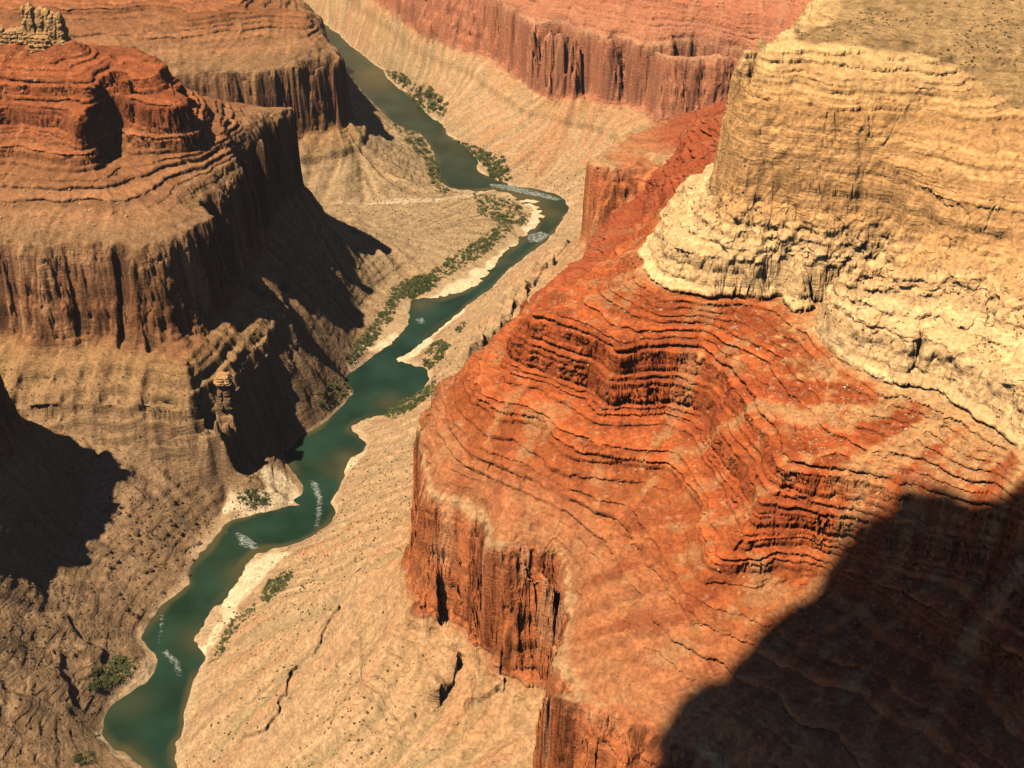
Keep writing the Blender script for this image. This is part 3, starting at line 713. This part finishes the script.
# ------------------------------------------------------------------ water
def water():
    me = bpy.data.meshes.new('river')
    # a strip across the valley, wider than the channel: the banks rise out of it
    def resample(p, n):
        p = np.array(p); d = np.concatenate([[0], np.cumsum(np.hypot(*np.diff(p, axis=0).T))])
        t = np.linspace(0, d[-1], n); return np.stack([np.interp(t, d, p[:, 0]), np.interp(t, d, p[:, 1])], -1)
    ys = np.arange(600, 6200, 5.0); xs = np.interp(ys, RIV_C_Y, RIV_C_X); us = np.arange(-260, 261, 5.0)
    XX = xs[:, None] + us[None]; YY = np.repeat(ys[:, None], len(us), 1); a_, b_ = XX.shape
    k = np.arange(a_ * b_).reshape(a_, b_); f = np.stack([k[:-1, :-1], k[:-1, 1:], k[1:, 1:], k[1:, :-1]], -1).reshape(-1, 4)
    me.from_pydata(np.stack([XX.ravel(), YY.ravel(), np.full(a_ * b_, 1.0)], -1).tolist(), [], f.tolist())
    # silt stirred up over the shallow margins and bars
    sf = look(SF, XX.ravel().astype(f32), YY.ravel().astype(f32)); sn = nz(XX.ravel().astype(f32), YY.ravel().astype(f32), 75, 1); sn2 = nz(XX.ravel().astype(f32), YY.ravel().astype(f32), 170, 3)
    shal = smooth(-.13, -.005, sf + .035 * sn) * np.clip(.35 + .5 * sn2, 0, .9)
    for (qx, qy, rad, am) in ((205, 638, 24, .8), (240, 575, 20, .8), (124, 700, 26, .6), (349, 458, 20, .8), (545, 214, 26, .8), (420, 305, 22, .7), (497, 262, 22, .6), (390, 402, 22, .5), (372, 78, 70, .9), (212, 652, 14, .8)):
        cx, cy_ = unproject(qx, qy, 0); shal = np.maximum(shal, am * np.exp(-((XX.ravel() - cx) ** 2 + (YY.ravel() - cy_) ** 2) / (2 * rad * rad)) * (1 + .25 * sn))
    at = me.attributes.new('shallow', 'FLOAT', 'POINT'); at.data.foreach_set('value', np.clip(shal, 0, .95).astype(f32))
    m = bpy.data.materials.new('river_water'); m.use_nodes = True; nt = m.node_tree; N = nt.nodes; L = nt.links
    b = N['Principled BSDF']; b.inputs['Roughness'].default_value = .2; b.inputs['IOR'].default_value = 1.33
    geo = N.new('ShaderNodeNewGeometry'); n = N.new('ShaderNodeTexNoise'); n.inputs['Scale'].default_value = .012; n.inputs['Detail'].default_value = 4; L.new(geo.outputs['Position'], n.inputs['Vector'])
    r = N.new('ShaderNodeValToRGB'); r.color_ramp.elements[0].color = (.010, .030, .015, 1); r.color_ramp.elements[1].color = (.022, .055, .034, 1); r.color_ramp.elements[0].position = .35; r.color_ramp.elements[1].position = .68
    L.new(n.outputs['Fac'], r.inputs['Fac'])
    sh = N.new('ShaderNodeAttribute'); sh.attribute_name = 'shallow'; mx = N.new('ShaderNodeMix'); mx.data_type = 'RGBA'; mx.inputs['B'].default_value = (.085, .075, .032, 1); L.new(sh.outputs['Fac'], mx.inputs['Factor']); L.new(r.outputs['Color'], mx.inputs['A']); L.new(mx.outputs['Result'], b.inputs['Base Color'])
    n2 = N.new('ShaderNodeTexNoise'); n2.inputs['Scale'].default_value = .22; n2.inputs['Detail'].default_value = 4; L.new(geo.outputs['Position'], n2.inputs['Vector'])
    bp = N.new('ShaderNodeBump'); bp.inputs['Strength'].default_value = .5; bp.inputs['Distance'].default_value = 1.2; L.new(n2.outputs['Fac'], bp.inputs['Height']); L.new(bp.outputs[0], b.inputs['Normal'])
    me.materials.append(m)
    return tag(link('river', me), 'dark green river winding through the canyon floor', 'river', kind='structure')
RIVER = water()

# ------------------------------------------------------------------ things standing on the ground
def height(x, y): return terrain(np.array(x, f32), np.array(y, f32))

def plain(name, colour, rough=.9, var=.25, scale=.5):
    m = bpy.data.materials.new(name); m.use_nodes = True; nt = m.node_tree; N = nt.nodes; L = nt.links
    b = N['Principled BSDF']; b.inputs['Roughness'].default_value = rough; b.inputs['Specular IOR Level'].default_value = .15
    g = N.new('ShaderNodeNewGeometry'); n = N.new('ShaderNodeTexNoise'); n.inputs['Scale'].default_value = scale; n.inputs['Detail'].default_value = 5; L.new(g.outputs['Position'], n.inputs['Vector'])
    r = N.new('ShaderNodeValToRGB'); r.color_ramp.elements[0].position = .3; r.color_ramp.elements[1].position = .7
    r.color_ramp.elements[0].color = (*[c * (1 - var) for c in colour], 1); r.color_ramp.elements[1].color = (*[min(1, c * (1 + var)) for c in colour], 1)
    L.new(n.outputs['Fac'], r.inputs['Fac']); L.new(r.outputs['Color'], b.inputs['Base Color'])
    return m
M_BUSH = plain('bush_leaves', (.11, .135, .042), .8, .4, .12)
M_SCRUB = plain('dry_scrub', (.10, .085, .04), .9, .4, .3)
M_BROWN = rock_material('brown_boulder', .5, vertex=False, colour=(.24, .145, .075))
M_DARK = rock_material('dark_boulder', .5, vertex=False, colour=(.13, .075, .045))
M_PALE = rock_material('pale_boulder', .5, vertex=False, colour=(.50, .32, .165))
M_RED = rock_material('red_boulder', .5, vertex=False, colour=(.44, .17, .075))
M_PIN = rock_material('pinnacle_rock', 1.0, vertex=False, colour=(.50, .285, .12))
M_FOAM = plain('foam', (.75, .78, .74), .6, .1, .5)

def mesh_from(name, v, f, mat, smooth_=False):
    me = bpy.data.meshes.new(name); me.from_pydata(v, [], f); me.materials.append(mat)
    if smooth_: me.polygons.foreach_set('use_smooth', [True] * len(me.polygons))
    me.update(); return me
def ico(sub):
    b = bmesh.new(); bmesh.ops.create_icosphere(b, subdivisions=sub, radius=1); v = np.array([x.co[:] for x in b.verts]); f = [[w.index for w in p.verts] for p in b.faces]; b.free(); return v, f
def rock_shape(seed, sub=3, sx=1, sy=1, sz=.8, facets=9, rough=.08):
    """a broken boulder: a ball cut by random planes, then roughened"""
    r = np.random.RandomState(seed); v, f = ico(sub)
    for _ in range(facets):
        n = r.randn(3); n /= np.linalg.norm(n); d = r.uniform(.55, .85)
        e = v @ n - d; v = v - np.where(e > 0, e, 0)[:, None] * n * .95
    for k in range(3):
        w = r.randn(3, 3) * (2.5 * 2 ** k); v = v * (1 + (rough / (1 + k)) * np.sin(v @ w.T + r.rand(3) * 6).sum(1) / 2)[:, None]
    return v * np.array([sx, sy, sz]), f
def bush_shape(seed, n=260, leaf=1.0):
    r = np.random.RandomState(seed); v = []; f = []
    lobes = [(r.uniform(-.55, .55), r.uniform(-.55, .55), r.uniform(.25, .6), r.uniform(.32, .55)) for _ in range(7)]
    for i in range(n):
        lx, ly, lz, lr = lobes[r.randint(7)]
        d = r.randn(3); d /= np.linalg.norm(d); p = np.array([lx, ly, lz]) + d * lr * r.uniform(.55, 1.08); p[2] = max(p[2], .02)
        a = r.randn(3); a /= np.linalg.norm(a); b = np.cross(a, r.randn(3)); b /= np.linalg.norm(b); q = r.uniform(.07, .16) * leaf
        k = len(v); v += [tuple(p - a * q), tuple(p + b * q * .6), tuple(p + a * q), tuple(p - b * q * .6)]; f.append((k, k + 1, k + 2, k + 3))
    return v, f
BUSHES = [mesh_from('riverside_bush', *bush_shape(40 + i), M_BUSH) for i in range(5)]
ROCKS = {m.name: [mesh_from('boulder', *rock_shape(70 + 7 * q + i, 3), m) for i in range(5)] for q, m in enumerate((M_BROWN, M_DARK, M_PALE, M_RED))}

# --- bushes beside the water: (outline in the photograph, how many, size in metres, label, group)
PATCHES = [
 ([(240,494),(252,489),(266,494),(268,504),(252,508),(241,502)], 12, (3.5, 6), 'green bush in the small clump on the white sand bar at the lower left bend', 'bushes on the white sand bar'),
 ([(395,288),(415,278),(432,278),(430,290),(410,297),(396,297)], 24, (7, 11), 'green bush in the dense thicket above the curved beach on the left bank', 'bushes in the thicket above the curved beach'),
 ([(428,276),(450,258),(475,243),(500,225),(508,230),(485,252),(460,268),(435,282)], 34, (5, 9), 'green bush in the long belt behind the left bank beach', 'bushes in the belt behind the beach'),
 ([(478,196),(505,200),(525,212),(522,224),(500,222),(482,212)], 26, (5, 9), 'green bush on the fan inside the sharp river bend', 'bushes inside the sharp bend'),
 ([(350,352),(360,338),(378,318),(388,300),(396,300),(388,322),(370,345),(354,358)], 30, (5, 8.5), 'green bush in the narrow strip at the foot of the shaded left slope', 'bushes at the foot of the left slope'),
 ([(425,362),(428,348),(440,342),(448,346),(440,360),(430,368)], 14, (6, 9), 'green bush in the clump on the right bank cove', 'bushes by the right bank cove'),
 ([(388,413),(402,400),(424,391),(431,380),(430,394),(412,409),(396,417)], 24, (6, 9.5), 'green bush in the thicket on the right bank by the wide pool', 'bushes by the wide pool'),
 ([(456,330),(462,321),(466,324),(460,332)], 3, (5, 7), 'lone green bush on the right bank beach', 'bushes on the right bank beach'),
 ([(263,596),(268,584),(282,573),(292,574),(284,588),(270,600)], 16, (4, 7), 'olive bush above the long lower sand bar', 'bushes above the long sand bar'),
 ([(214,660),(222,640),(232,622),(250,608),(252,612),(236,630),(222,655)], 14, (3, 5), 'small olive bush along the top edge of the long lower sand bar', 'bushes edging the long sand bar'),
 ([(90,688),(96,672),(112,660),(132,660),(128,676),(106,690)], 18, (4, 7), 'green bush on the left bank above the white rapid', 'bushes above the white rapid'),
 ([(72,764),(78,752),(92,752),(92,764)], 5, (4, 6), 'green bush near the lowest pool on the left bank', 'bushes by the lowest pool'),
 ([(322,385),(345,378),(352,392),(330,408),(318,402)], 10, (4, 6.5), 'olive bush on the left bank slope across from the wide pool', 'bushes across from the wide pool'),
 ([(455,142),(470,147),(500,158),(506,176),(492,180),(486,166),(468,154)], 26, (7, 12), 'green bush on the right bank of the upstream pool', 'bushes beside the upstream pool'),
 ([(410,90),(430,88),(445,104),(442,114),(425,110)], 16, (8, 13), 'green bush on the distant right bank flat', 'bushes on the distant right bank'),
 ([(396,126),(412,130),(428,146),(440,170),(445,188),(434,186),(424,160),(404,138)], 22, (7, 11), 'green bush on the left bank of the upstream pool', 'bushes along the upstream left bank'),
 ([(388,72),(402,74),(412,84),(400,86)], 8, (8, 12), 'far green bush beside the uppermost visible reach', 'bushes by the uppermost reach'),
]
for pi_, (poly, n, (s0, s1), lab, grp) in enumerate(PATCHES):
    r = random.Random(900 + pi_); xs = [p[0] for p in poly]; ys = [p[1] for p in poly]; pts = []
    while len(pts) < n:
        p = (r.uniform(min(xs), max(xs)), r.uniform(min(ys), max(ys)))
        if in_poly(poly, np.array([p[0]]), np.array([p[1]]))[0]: pts.append(p)
    g = ground(pts)
    for k, P in enumerate(g):
        if not np.isfinite(P).all() or P[2] < .4: continue
        o = link('riverside_bush', BUSHES[r.randrange(5)]); sz = r.uniform(s0, s1) * 1.25
        o.location = (P[0], P[1], P[2] - .15 * sz); o.scale = (sz, sz * r.uniform(.8, 1.2), sz * r.uniform(.65, .95)); o.rotation_euler = (0, 0, r.uniform(0, 6.28))
        tag(o, lab, 'bush', grp)

# --- low growth between those bushes, far too much of it to count
TH_V, TH_F = [], []; rr_ = random.Random(77); tv = [bush_shape(140 + i, 40, 2.4) for i in range(4)]; pts = []
for (poly, n, sz_, lab, grp) in PATCHES:
    xs = [p[0] for p in poly]; ys = [p[1] for p in poly]; cx, cyy = sum(xs) / len(xs), sum(ys) / len(ys); big = [(cx + (p[0] - cx) * 1.25, cyy + (p[1] - cyy) * 1.2) for p in poly]; k = 0
    while k < n * 10:
        p = (rr_.uniform(min(xs) - 6, max(xs) + 6), rr_.uniform(min(ys) - 6, max(ys) + 6))
        if in_poly(big, np.array([p[0]]), np.array([p[1]]))[0]: pts.append((p, sz_)); k += 1
for P, (p, sz_) in zip(ground([q[0] for q in pts]), pts):
    if not np.isfinite(P).all() or P[2] < .5: continue
    v, f = tv[rr_.randrange(4)]; sc_ = rr_.uniform(.3, .75) * sz_[1] * .9; k = len(TH_V); an = rr_.uniform(0, 6.28); ca, sa = math.cos(an), math.sin(an)
    TH_V += [((q[0] * ca - q[1] * sa) * sc_ + P[0], (q[0] * sa + q[1] * ca) * sc_ + P[1], q[2] * sc_ * .8 + P[2] - .1) for q in v]; TH_F += [tuple(i + k for i in q) for q in f]
tag(link('riverside_undergrowth', mesh_from('riverside_undergrowth', TH_V, TH_F, plain('undergrowth_leaves', (.15, .16, .058), .85, .35, .1))), 'low green undergrowth between the bushes along both river banks', 'undergrowth', kind='stuff')

# --- single boulders one can point at
BOULDERS = [
 ([(95,490),(200,500),(220,535),(200,570),(140,620),(110,600),(100,540)], 110, (1.6, 5.2), 'dark_boulder', 'dark boulder scattered on the brown slope left of the lower river', 'dark boulders on the brown slope'),
 ([(0,190),(110,185),(150,222),(90,232),(0,228)], 42, (1.5, 3.4), 'pale_boulder', 'pale fallen block on the bench above the brown cliff of the butte', 'pale blocks on the bench of the butte'),
 ([(0,45),(60,48),(78,90),(0,95)], 36, (1.5, 3.6), 'pale_boulder', 'pale fallen block on the slope below the rock pinnacle', 'pale blocks below the pinnacle'),
 ([(700,330),(850,360),(880,420),(800,450),(760,400)], 48, (1.0, 2.6), 'pale_boulder', 'small cream block on the red slope under the pale cliff', 'cream blocks under the pale cliff'),
 ([(900,420),(1000,450),(1010,500),(900,500)], 30, (1.0, 2.8), 'pale_boulder', 'small cream block on the tan debris slope at the right edge', 'cream blocks on the tan debris'),
 ([(560,235),(640,310),(560,305)], 14, (1.0, 2.2), 'red_boulder', 'small red block on the ridge below the pale cliff corner', 'red blocks on the ridge'),
 ([(310,255),(400,260),(380,300),(330,310)], 24, (1.5, 3.6), 'brown_boulder', 'brown boulder on the fan between shaded cliff and left bank', 'brown boulders on the fan'),
]
for pi_, (poly, n, (s0, s1), mat, lab, grp) in enumerate(BOULDERS):
    r = random.Random(300 + pi_); xs = [p[0] for p in poly]; ys = [p[1] for p in poly]; pts = []
    while len(pts) < n:
        p = (r.uniform(min(xs), max(xs)), r.uniform(min(ys), max(ys)))
        if in_poly(poly, np.array([p[0]]), np.array([p[1]]))[0]: pts.append(p)
    for P in ground(pts):
        if not np.isfinite(P).all() or P[2] < .6: continue
        o = link('boulder', ROCKS[mat][r.randrange(5)]); sz = s0 + (s1 - s0) * r.random() ** 2.2
        o.location = (P[0], P[1], P[2] + .2 * sz); o.scale = (sz, sz * r.uniform(.7, 1.2), sz * r.uniform(.7, 1.1)); o.rotation_euler = (r.uniform(-.4, .4), r.uniform(-.4, .4), r.uniform(0, 6.28))
        tag(o, lab, 'boulder', grp)

# --- what nobody could count: scrub and rubble, each one object
def scatter(name, mat, label, cat, count, box, size, ok, seed, shape, zs=.7):
    r = np.random.RandomState(seed); X = r.uniform(box[0], box[1], count * 4); Y = r.uniform(box[2], box[3], count * 4)
    k = ok(X.astype(f32), Y.astype(f32), r); X, Y = X[k][:count], Y[k][:count]; Z = height(X, Y); n = len(X)
    v0, f0 = shape; v0 = np.array(v0); f0 = np.array(f0); S = size[0] + (size[1] - size[0]) * r.rand(n) ** 2.5; A = r.uniform(0, 6.28, n); ca, sa = np.cos(A), np.sin(A)
    jit = 1 + .35 * (r.rand(n, len(v0)) - .5)
    vx = v0[None, :, 0] * jit; vy = v0[None, :, 1] * jit; vz = v0[None, :, 2] * jit
    W = np.stack([(vx * ca[:, None] - vy * sa[:, None]) * S[:, None] + X[:, None], (vx * sa[:, None] + vy * ca[:, None]) * S[:, None] + Y[:, None], vz * S[:, None] * zs + Z[:, None] + .15 * S[:, None]], -1).reshape(-1, 3)
    F = (f0[None] + (np.arange(n) * len(v0))[:, None, None]).reshape(-1, f0.shape[1])
    me = bpy.data.meshes.new(name); me.from_pydata(W.tolist(), [], F.tolist()); me.materials.append(mat)
    return tag(link(name, me), label, cat, kind='stuff')
ICO1 = ico(1)
def slope_s(X, Y): return look(SF, X, Y)
RIVX = lambda Y: np.interp(Y, RIV_C_Y, RIV_C_X)
scatter('desert_scrub', M_SCRUB, 'sparse dry scrub dotted over the canyon floor and fans', 'scrub', 10000, (-900, 250, 1100, 3700), (.6, 2.2),
        lambda X, Y, r: (slope_s(X, Y) > .05) & (slope_s(X, Y) < 2.3) & (r.rand(len(X)) < np.clip(.35 + .5 * nz(X, Y, 140, 2), .02, 1)), 5, ICO1, .8)
scatter('plateau_scrub', M_SCRUB, 'low dark scrub dotted over the flat plateau top', 'scrub', 9000, (330, 1500, 1380, 2500), (.6, 2.0),
        lambda X, Y, r: in_poly(rim, X, Y) & (r.rand(len(X)) < np.clip(.4 + .5 * nz(X, Y, 90, 4), .05, 1)), 6, ICO1, .8)
scatter('slope_rubble', M_BROWN, 'loose brown stones lying over the slopes left of the river', 'rubble', 7000, (-1000, -250, 1150, 2700), (.4, 1.9),
        lambda X, Y, r: (slope_s(X, Y) > .05) & (slope_s(X, Y) < 2.45) & (X < RIVX(Y)) & (r.rand(len(X)) < np.clip(.3 + .6 * nz(X, Y, 70, 1), .02, 1)), 7, ICO1)
scatter('talus_rubble', M_PALE, 'loose pale stones lying over the talus right of the river', 'rubble', 9000, (-480, 250, 950, 2700), (.4, 2.0),
        lambda X, Y, r: (slope_s(X, Y) > .1) & (slope_s(X, Y) < 2.45) & (X > RIVX(Y)) & (r.rand(len(X)) < np.clip(.2 + .6 * nz(X, Y, 60, 1), .02, 1)), 8, ICO1)
scatter('red_rubble', M_RED, 'loose red stones lying on the ledges of the mesa', 'rubble', 6000, (-150, 550, 850, 1700), (.4, 1.6),
        lambda X, Y, r: (slope_s(X, Y) > 2.8) & (slope_s(X, Y) < 4.35) & (r.rand(len(X)) < np.clip(.3 + .6 * nz(X, Y, 50, 1), .02, 1)), 9, ICO1)
scatter('cream_rubble', M_PALE, 'cream stones fallen from the pale cliff', 'rubble', 5000, (60, 600, 850, 1600), (.4, 1.7),
        lambda X, Y, r: (slope_s(X, Y) > 3.3) & (slope_s(X, Y) < 4.95) & (r.rand(len(X)) < np.clip((slope_s(X, Y) - 3.4) * .7 + .35 * nz(X, Y, 45, 3), .01, 1)), 10, ICO1)

# --- the pinnacle on the butte
def rock_tower(seed, w, d, h, mat, name, parent, loc, tilt=0.0, sub=4):
    """a weathered column: boxy in plan, cut into ledges, cracked, with a ragged top"""
    r = np.random.RandomState(seed); n, m = 26, 22; v = []; f = []
    for j in range(m + 1):
        t = j / m; led = 1 + .05 * math.sin(j * .9 + seed) + .035 * r.uniform(-1, 1); tap = (1.16 - .34 * t) * (1 if t < .9 else 1 - (t - .9) * 3.2)
        for i in range(n):
            a = 2 * math.pi * i / n; c, s_ = math.cos(a), math.sin(a); q = (abs(c) ** 5 + abs(s_) ** 5) ** (-1 / 5)
            ck = 1 - .26 * max(0, math.sin(a * 5 + seed * 1.7 + .5 * math.sin(j * .5))) ** 6 - .15 * max(0, math.sin(a * 9 + seed + .4 * math.sin(j * .7))) ** 4
            rr = q * tap * led * ck * (1 + .045 * r.uniform(-1, 1))
            v.append((c * rr * w / 2 + tilt * t * w, s_ * rr * d / 2, -.12 * h + 1.12 * h * t + (.05 * h * math.sin(3 * a + seed) if j > m - 3 else 0)))
    for j in range(m):
        for i in range(n):
            k = j * n + i; k2 = j * n + (i + 1) % n; f.append((k, k2, k2 + n, k + n))
    v.append((tilt * w, 0, h * .99)); top = len(v) - 1
    for i in range(n): f.append((m * n + i, m * n + (i + 1) % n, top))
    o = link(name, mesh_from(name, v, f, mat), parent); o.location = loc; return o
gp = ground([(34, 40)])[0]
pin = empty('rock_pinnacle', tuple(gp)); tag(pin, 'knobbly pale rock pinnacle of joined towers crowning the brown butte', 'rock pinnacle')
def on_pin(dx, dy): return (dx, dy, float(height([gp[0] + dx], [gp[1] + dy])[0]) - gp[2])
for q, (dx, dy, w_, d_, h_, tl) in enumerate([(-2, 4, 26, 30, 62, .05), (22, 6, 36, 34, 58, .04), (48, 2, 30, 34, 50, -.04), (-22, 2, 26, 26, 24, 0), (-42, 0, 30, 26, 20, 0), (-64, -2, 26, 24, 26, .1), (16, -14, 40, 22, 22, 0)]):
    rock_tower(3 + q * 5, w_, d_, h_, M_PIN, 'rock_column', pin, on_pin(dx, dy), tl)
gp2 = ground([(226, 402)])[0]
pil = empty('rock_pillar', tuple(gp2)); tag(pil, 'isolated squat rock pillar with pale cap standing beside the shaded cliff', 'rock pillar')
rock_tower(91, 24, 26, 50, M_BROWN, 'shaft', pil, (0, 0, 0)); rock_tower(97, 27, 28, 12, M_PIN, 'cap', pil, (0, 0, 46))

# --- white water
FOAM = [([(162,654),(170,653),(178,661),(181,672),(176,674),(170,662)], 130, 'white_water'), ([(237,534),(246,536),(257,545),(254,549),(242,546)], 90, 'white_water'),
        ([(310,486),(318,488),(322,500),(318,524),(314,522),(316,502)], 70, 'white_water'), ([(497,186),(515,187),(535,192),(552,197),(546,199),(520,193),(500,189)], 190, 'white_water'),
        ([(529,236),(540,233),(548,236),(540,241),(531,241)], 90, 'white_water'), ([(416,320),(423,318),(425,322),(419,325)], 30, 'white_water'), ([(160,618),(164,620),(161,650),(158,640)], 25, 'white_water'), ([(222,531),(229,528),(227,534)], 24, 'white_water')]
def foam_material():
    m = bpy.data.materials.new('white_water_foam'); m.use_nodes = True; nt = m.node_tree; N = nt.nodes; L = nt.links
    b = N['Principled BSDF']; b.inputs['Base Color'].default_value = (.62, .66, .60, 1); b.inputs['Roughness'].default_value = .6
    at = N.new('ShaderNodeAttribute'); at.attribute_name = 'cover'; g = N.new('ShaderNodeNewGeometry')
    mp = N.new('ShaderNodeMapping'); mp.inputs['Rotation'].default_value = (0, 0, -1.1); mp.inputs['Scale'].default_value = (.16, .30, .3); L.new(g.outputs['Position'], mp.inputs['Vector'])
    n = N.new('ShaderNodeTexNoise'); n.inputs['Scale'].default_value = 1.0; n.inputs['Detail'].default_value = 6; n.inputs['Roughness'].default_value = .7; L.new(mp.outputs[0], n.inputs['Vector'])
    ad = N.new('ShaderNodeMath'); ad.operation = 'ADD'; L.new(n.outputs['Fac'], ad.inputs[0]); L.new(at.outputs['Fac'], ad.inputs[1])
    r = N.new('ShaderNodeMapRange'); r.inputs['From Min'].default_value = .78; r.inputs['From Max'].default_value = 1.15; L.new(ad.outputs[0], r.inputs['Value']); L.new(r.outputs[0], b.inputs['Alpha'])
    return m
M_FOAM = foam_material()
for q, (poly, n, nm) in enumerate(FOAM):
    W = np.array([unproject(p[0], p[1], 0) for p in poly]); ctr = W.mean(0); W = ctr + (W - ctr) * 1.4
    h = 1.6; xs = np.arange(W[:, 0].min(), W[:, 0].max() + h, h); ys = np.arange(W[:, 1].min(), W[:, 1].max() + h, h); XX, YY = np.meshgrid(xs, ys)
    ins = in_poly([tuple(p) for p in W], XX, YY)
    cov = ins.astype(f32)
    cov = blur(cov, 12) * ins
    keep = ins[:-1, :-1] | ins[1:, :-1] | ins[1:, 1:] | ins[:-1, 1:]; w_ = len(xs)
    jj, ii = np.where(keep); F = np.stack([jj * w_ + ii, jj * w_ + ii + 1, (jj + 1) * w_ + ii + 1, (jj + 1) * w_ + ii], -1)
    used, inv = np.unique(F.ravel(), return_inverse=True)
    V = np.stack([XX.ravel()[used], YY.ravel()[used], 1.1 + .25 * np.abs(nz(XX.ravel()[used].astype(f32), YY.ravel()[used].astype(f32), 7, 1))], -1)
    me = mesh_from(nm, V.tolist(), inv.reshape(-1, 4).tolist(), M_FOAM, True)
    at = me.attributes.new('cover', 'FLOAT', 'POINT'); at.data.foreach_set('value', (cov.ravel()[used] * .38).astype(f32))
    o = link(nm, me, RIVER); o['kind'] = 'stuff'

# --- the cloud whose shadow lies over the near corner of the mesa (high overhead, out of the picture)
SHADE = [(1085,548),(1015,538),(960,528),(920,514),(887,510),(862,528),(850,548),(822,572),(780,606),(758,626),(750,648),(720,676),(684,700),(664,722),(654,754)]
gs = ground(SHADE); CZ = 2700.0
tc = (CZ - gs[:, 2]) / -LDIR[2]
pc = [(a[0] - LDIR[0] * t, a[1] - LDIR[1] * t) for a, t in zip(gs, tc)]
off = (-LDIR[0] * (CZ - 450) / -LDIR[2], -LDIR[1] * (CZ - 450) / -LDIR[2])
pc += [(60 + off[0], 780 + off[1]), (60 + off[0], 560 + off[1]), (260 + off[0], 380 + off[1]), (700 + off[0], 330 + off[1]), (1000 + off[0], 420 + off[1]), (1050 + off[0], 640 + off[1]), (900 + off[0], 800 + off[1])]
def cloud(poly):
    h = 9.0; P = np.array(poly); x0, y0 = P.min(0) - 30; x1, y1 = P.max(0) + 30
    xs = np.arange(x0, x1, h); ys = np.arange(y0, y1, h); XX, YY = np.meshgrid(xs, ys)
    jx = 5 * nz(XX.astype(f32), YY.astype(f32), 45, 1); jy = 5 * nz(XX.astype(f32), YY.astype(f32), 45, 2)
    ins = in_poly(poly, XX + jx, YY + jy); d = np.zeros(XX.shape, f32); cur = ins.copy()
    for k in range(14):
        d += cur; nx_ = cur.copy(); nx_[1:-1, 1:-1] &= cur[2:, 1:-1] & cur[:-2, 1:-1] & cur[1:-1, 2:] & cur[1:-1, :-2]; cur = nx_
    puff = np.abs(nz(XX.astype(f32), YY.astype(f32), 130, 0)) + .6 * np.abs(nz(XX.astype(f32), YY.astype(f32), 55, 3)) + .3 * np.abs(nz(XX.astype(f32), YY.astype(f32), 25, 4))
    e = np.sqrt(d / 14); top = CZ + 6 + e * (70 + 90 * puff); bot = CZ - 6 - e * (10 + 14 * puff)
    idm = -np.ones(XX.shape, int); idm[ins] = np.arange(ins.sum()); n = ins.sum()
    v = np.concatenate([np.stack([XX[ins], YY[ins], top[ins]], -1), np.stack([XX[ins], YY[ins], bot[ins]], -1)]); f = []
    q = ins[:-1, :-1] & ins[1:, :-1] & ins[1:, 1:] & ins[:-1, 1:]; edge = {}
    for j, i in zip(*np.where(q)):
        a, b, c, e_ = idm[j, i], idm[j, i + 1], idm[j + 1, i + 1], idm[j + 1, i]
        f.append((a, b, c, e_)); f.append((e_ + n, c + n, b + n, a + n))
        for p, q2 in ((a, b), (b, c), (c, e_), (e_, a)):
            if (q2, p) in edge: del edge[(q2, p)]
            else: edge[(p, q2)] = 1
    for p, q2 in edge: f.append((q2, p, p + n, q2 + n))
    o = link('cloud', mesh_from('cloud', v.tolist(), f, plain('cloud_white', (.8, .8, .8), 1.0, .03, .01), True))
    return tag(o, 'white cloud high overhead shading the near corner of the mesa', 'cloud')
cloud(pc)

# --- the air in the canyon
def haze():
    b = bmesh.new(); bmesh.ops.create_cube(b, size=1); me = bpy.data.meshes.new('haze'); b.to_mesh(me); b.free()
    o = link('haze', me); o.scale = (9400, 8600, 1525); o.location = (0, 3000, 747)
    m = bpy.data.materials.new('thin_air'); m.use_nodes = True; nt = m.node_tree; nt.nodes.clear()
    out = nt.nodes.new('ShaderNodeOutputMaterial'); v = nt.nodes.new('ShaderNodeVolumePrincipled')
    v.inputs['Color'].default_value = (.86, .80, .78, 1); v.inputs['Density'].default_value = 1.7e-5; v.inputs['Anisotropy'].default_value = .2
    nt.links.new(v.outputs[0], out.inputs['Volume']); me.materials.append(m)
    tag(o, 'thin pale haze filling the canyon air', 'haze', kind='stuff')
haze()

# ------------------------------------------------------------------ sky, sun, camera
sc = bpy.context.scene
w = bpy.data.worlds.new('World'); sc.world = w; w.use_nodes = True
nt = w.node_tree; bg = nt.nodes['Background']; sky = nt.nodes.new('ShaderNodeTexSky'); sky.sky_type = 'NISHITA'; sky.sun_disc = False
sky.sun_elevation = SUN_EL; sky.sun_rotation = math.atan2(-LDIR[0], -LDIR[1]); sky.altitude = 2500; sky.air_density = .7; sky.dust_density = .3
nt.links.new(sky.outputs[0], bg.inputs[0]); bg.inputs[1].default_value = .05
sl = bpy.data.lights.new('sun', 'SUN'); sl.energy = 5.0; sl.angle = math.radians(.5); sl.color = (1.0, .85, .65)
so = bpy.data.objects.new('sun', sl); C.objects.link(so); so.rotation_euler = Vector(LDIR).to_track_quat('-Z', 'Y').to_euler(); so.location = (-1500, -800, 3000)
cd = bpy.data.cameras.new('camera'); cam = bpy.data.objects.new('camera', cd); C.objects.link(cam)
cd.sensor_width = 36; cd.lens = FPX / 1024 * 36; cd.clip_start = 1; cd.clip_end = 30000
cam.location = (0, 0, CAM_H); cam.rotation_euler = (math.pi / 2 - PITCH, 0, 0); sc.camera = cam
sc.view_settings.view_transform = 'Standard'; sc.view_settings.look = 'None'; sc.view_settings.exposure = 0.40; sc.view_settings.gamma = 1.0
sc.cycles.max_bounces = 4; sc.cycles.diffuse_bounces = 0
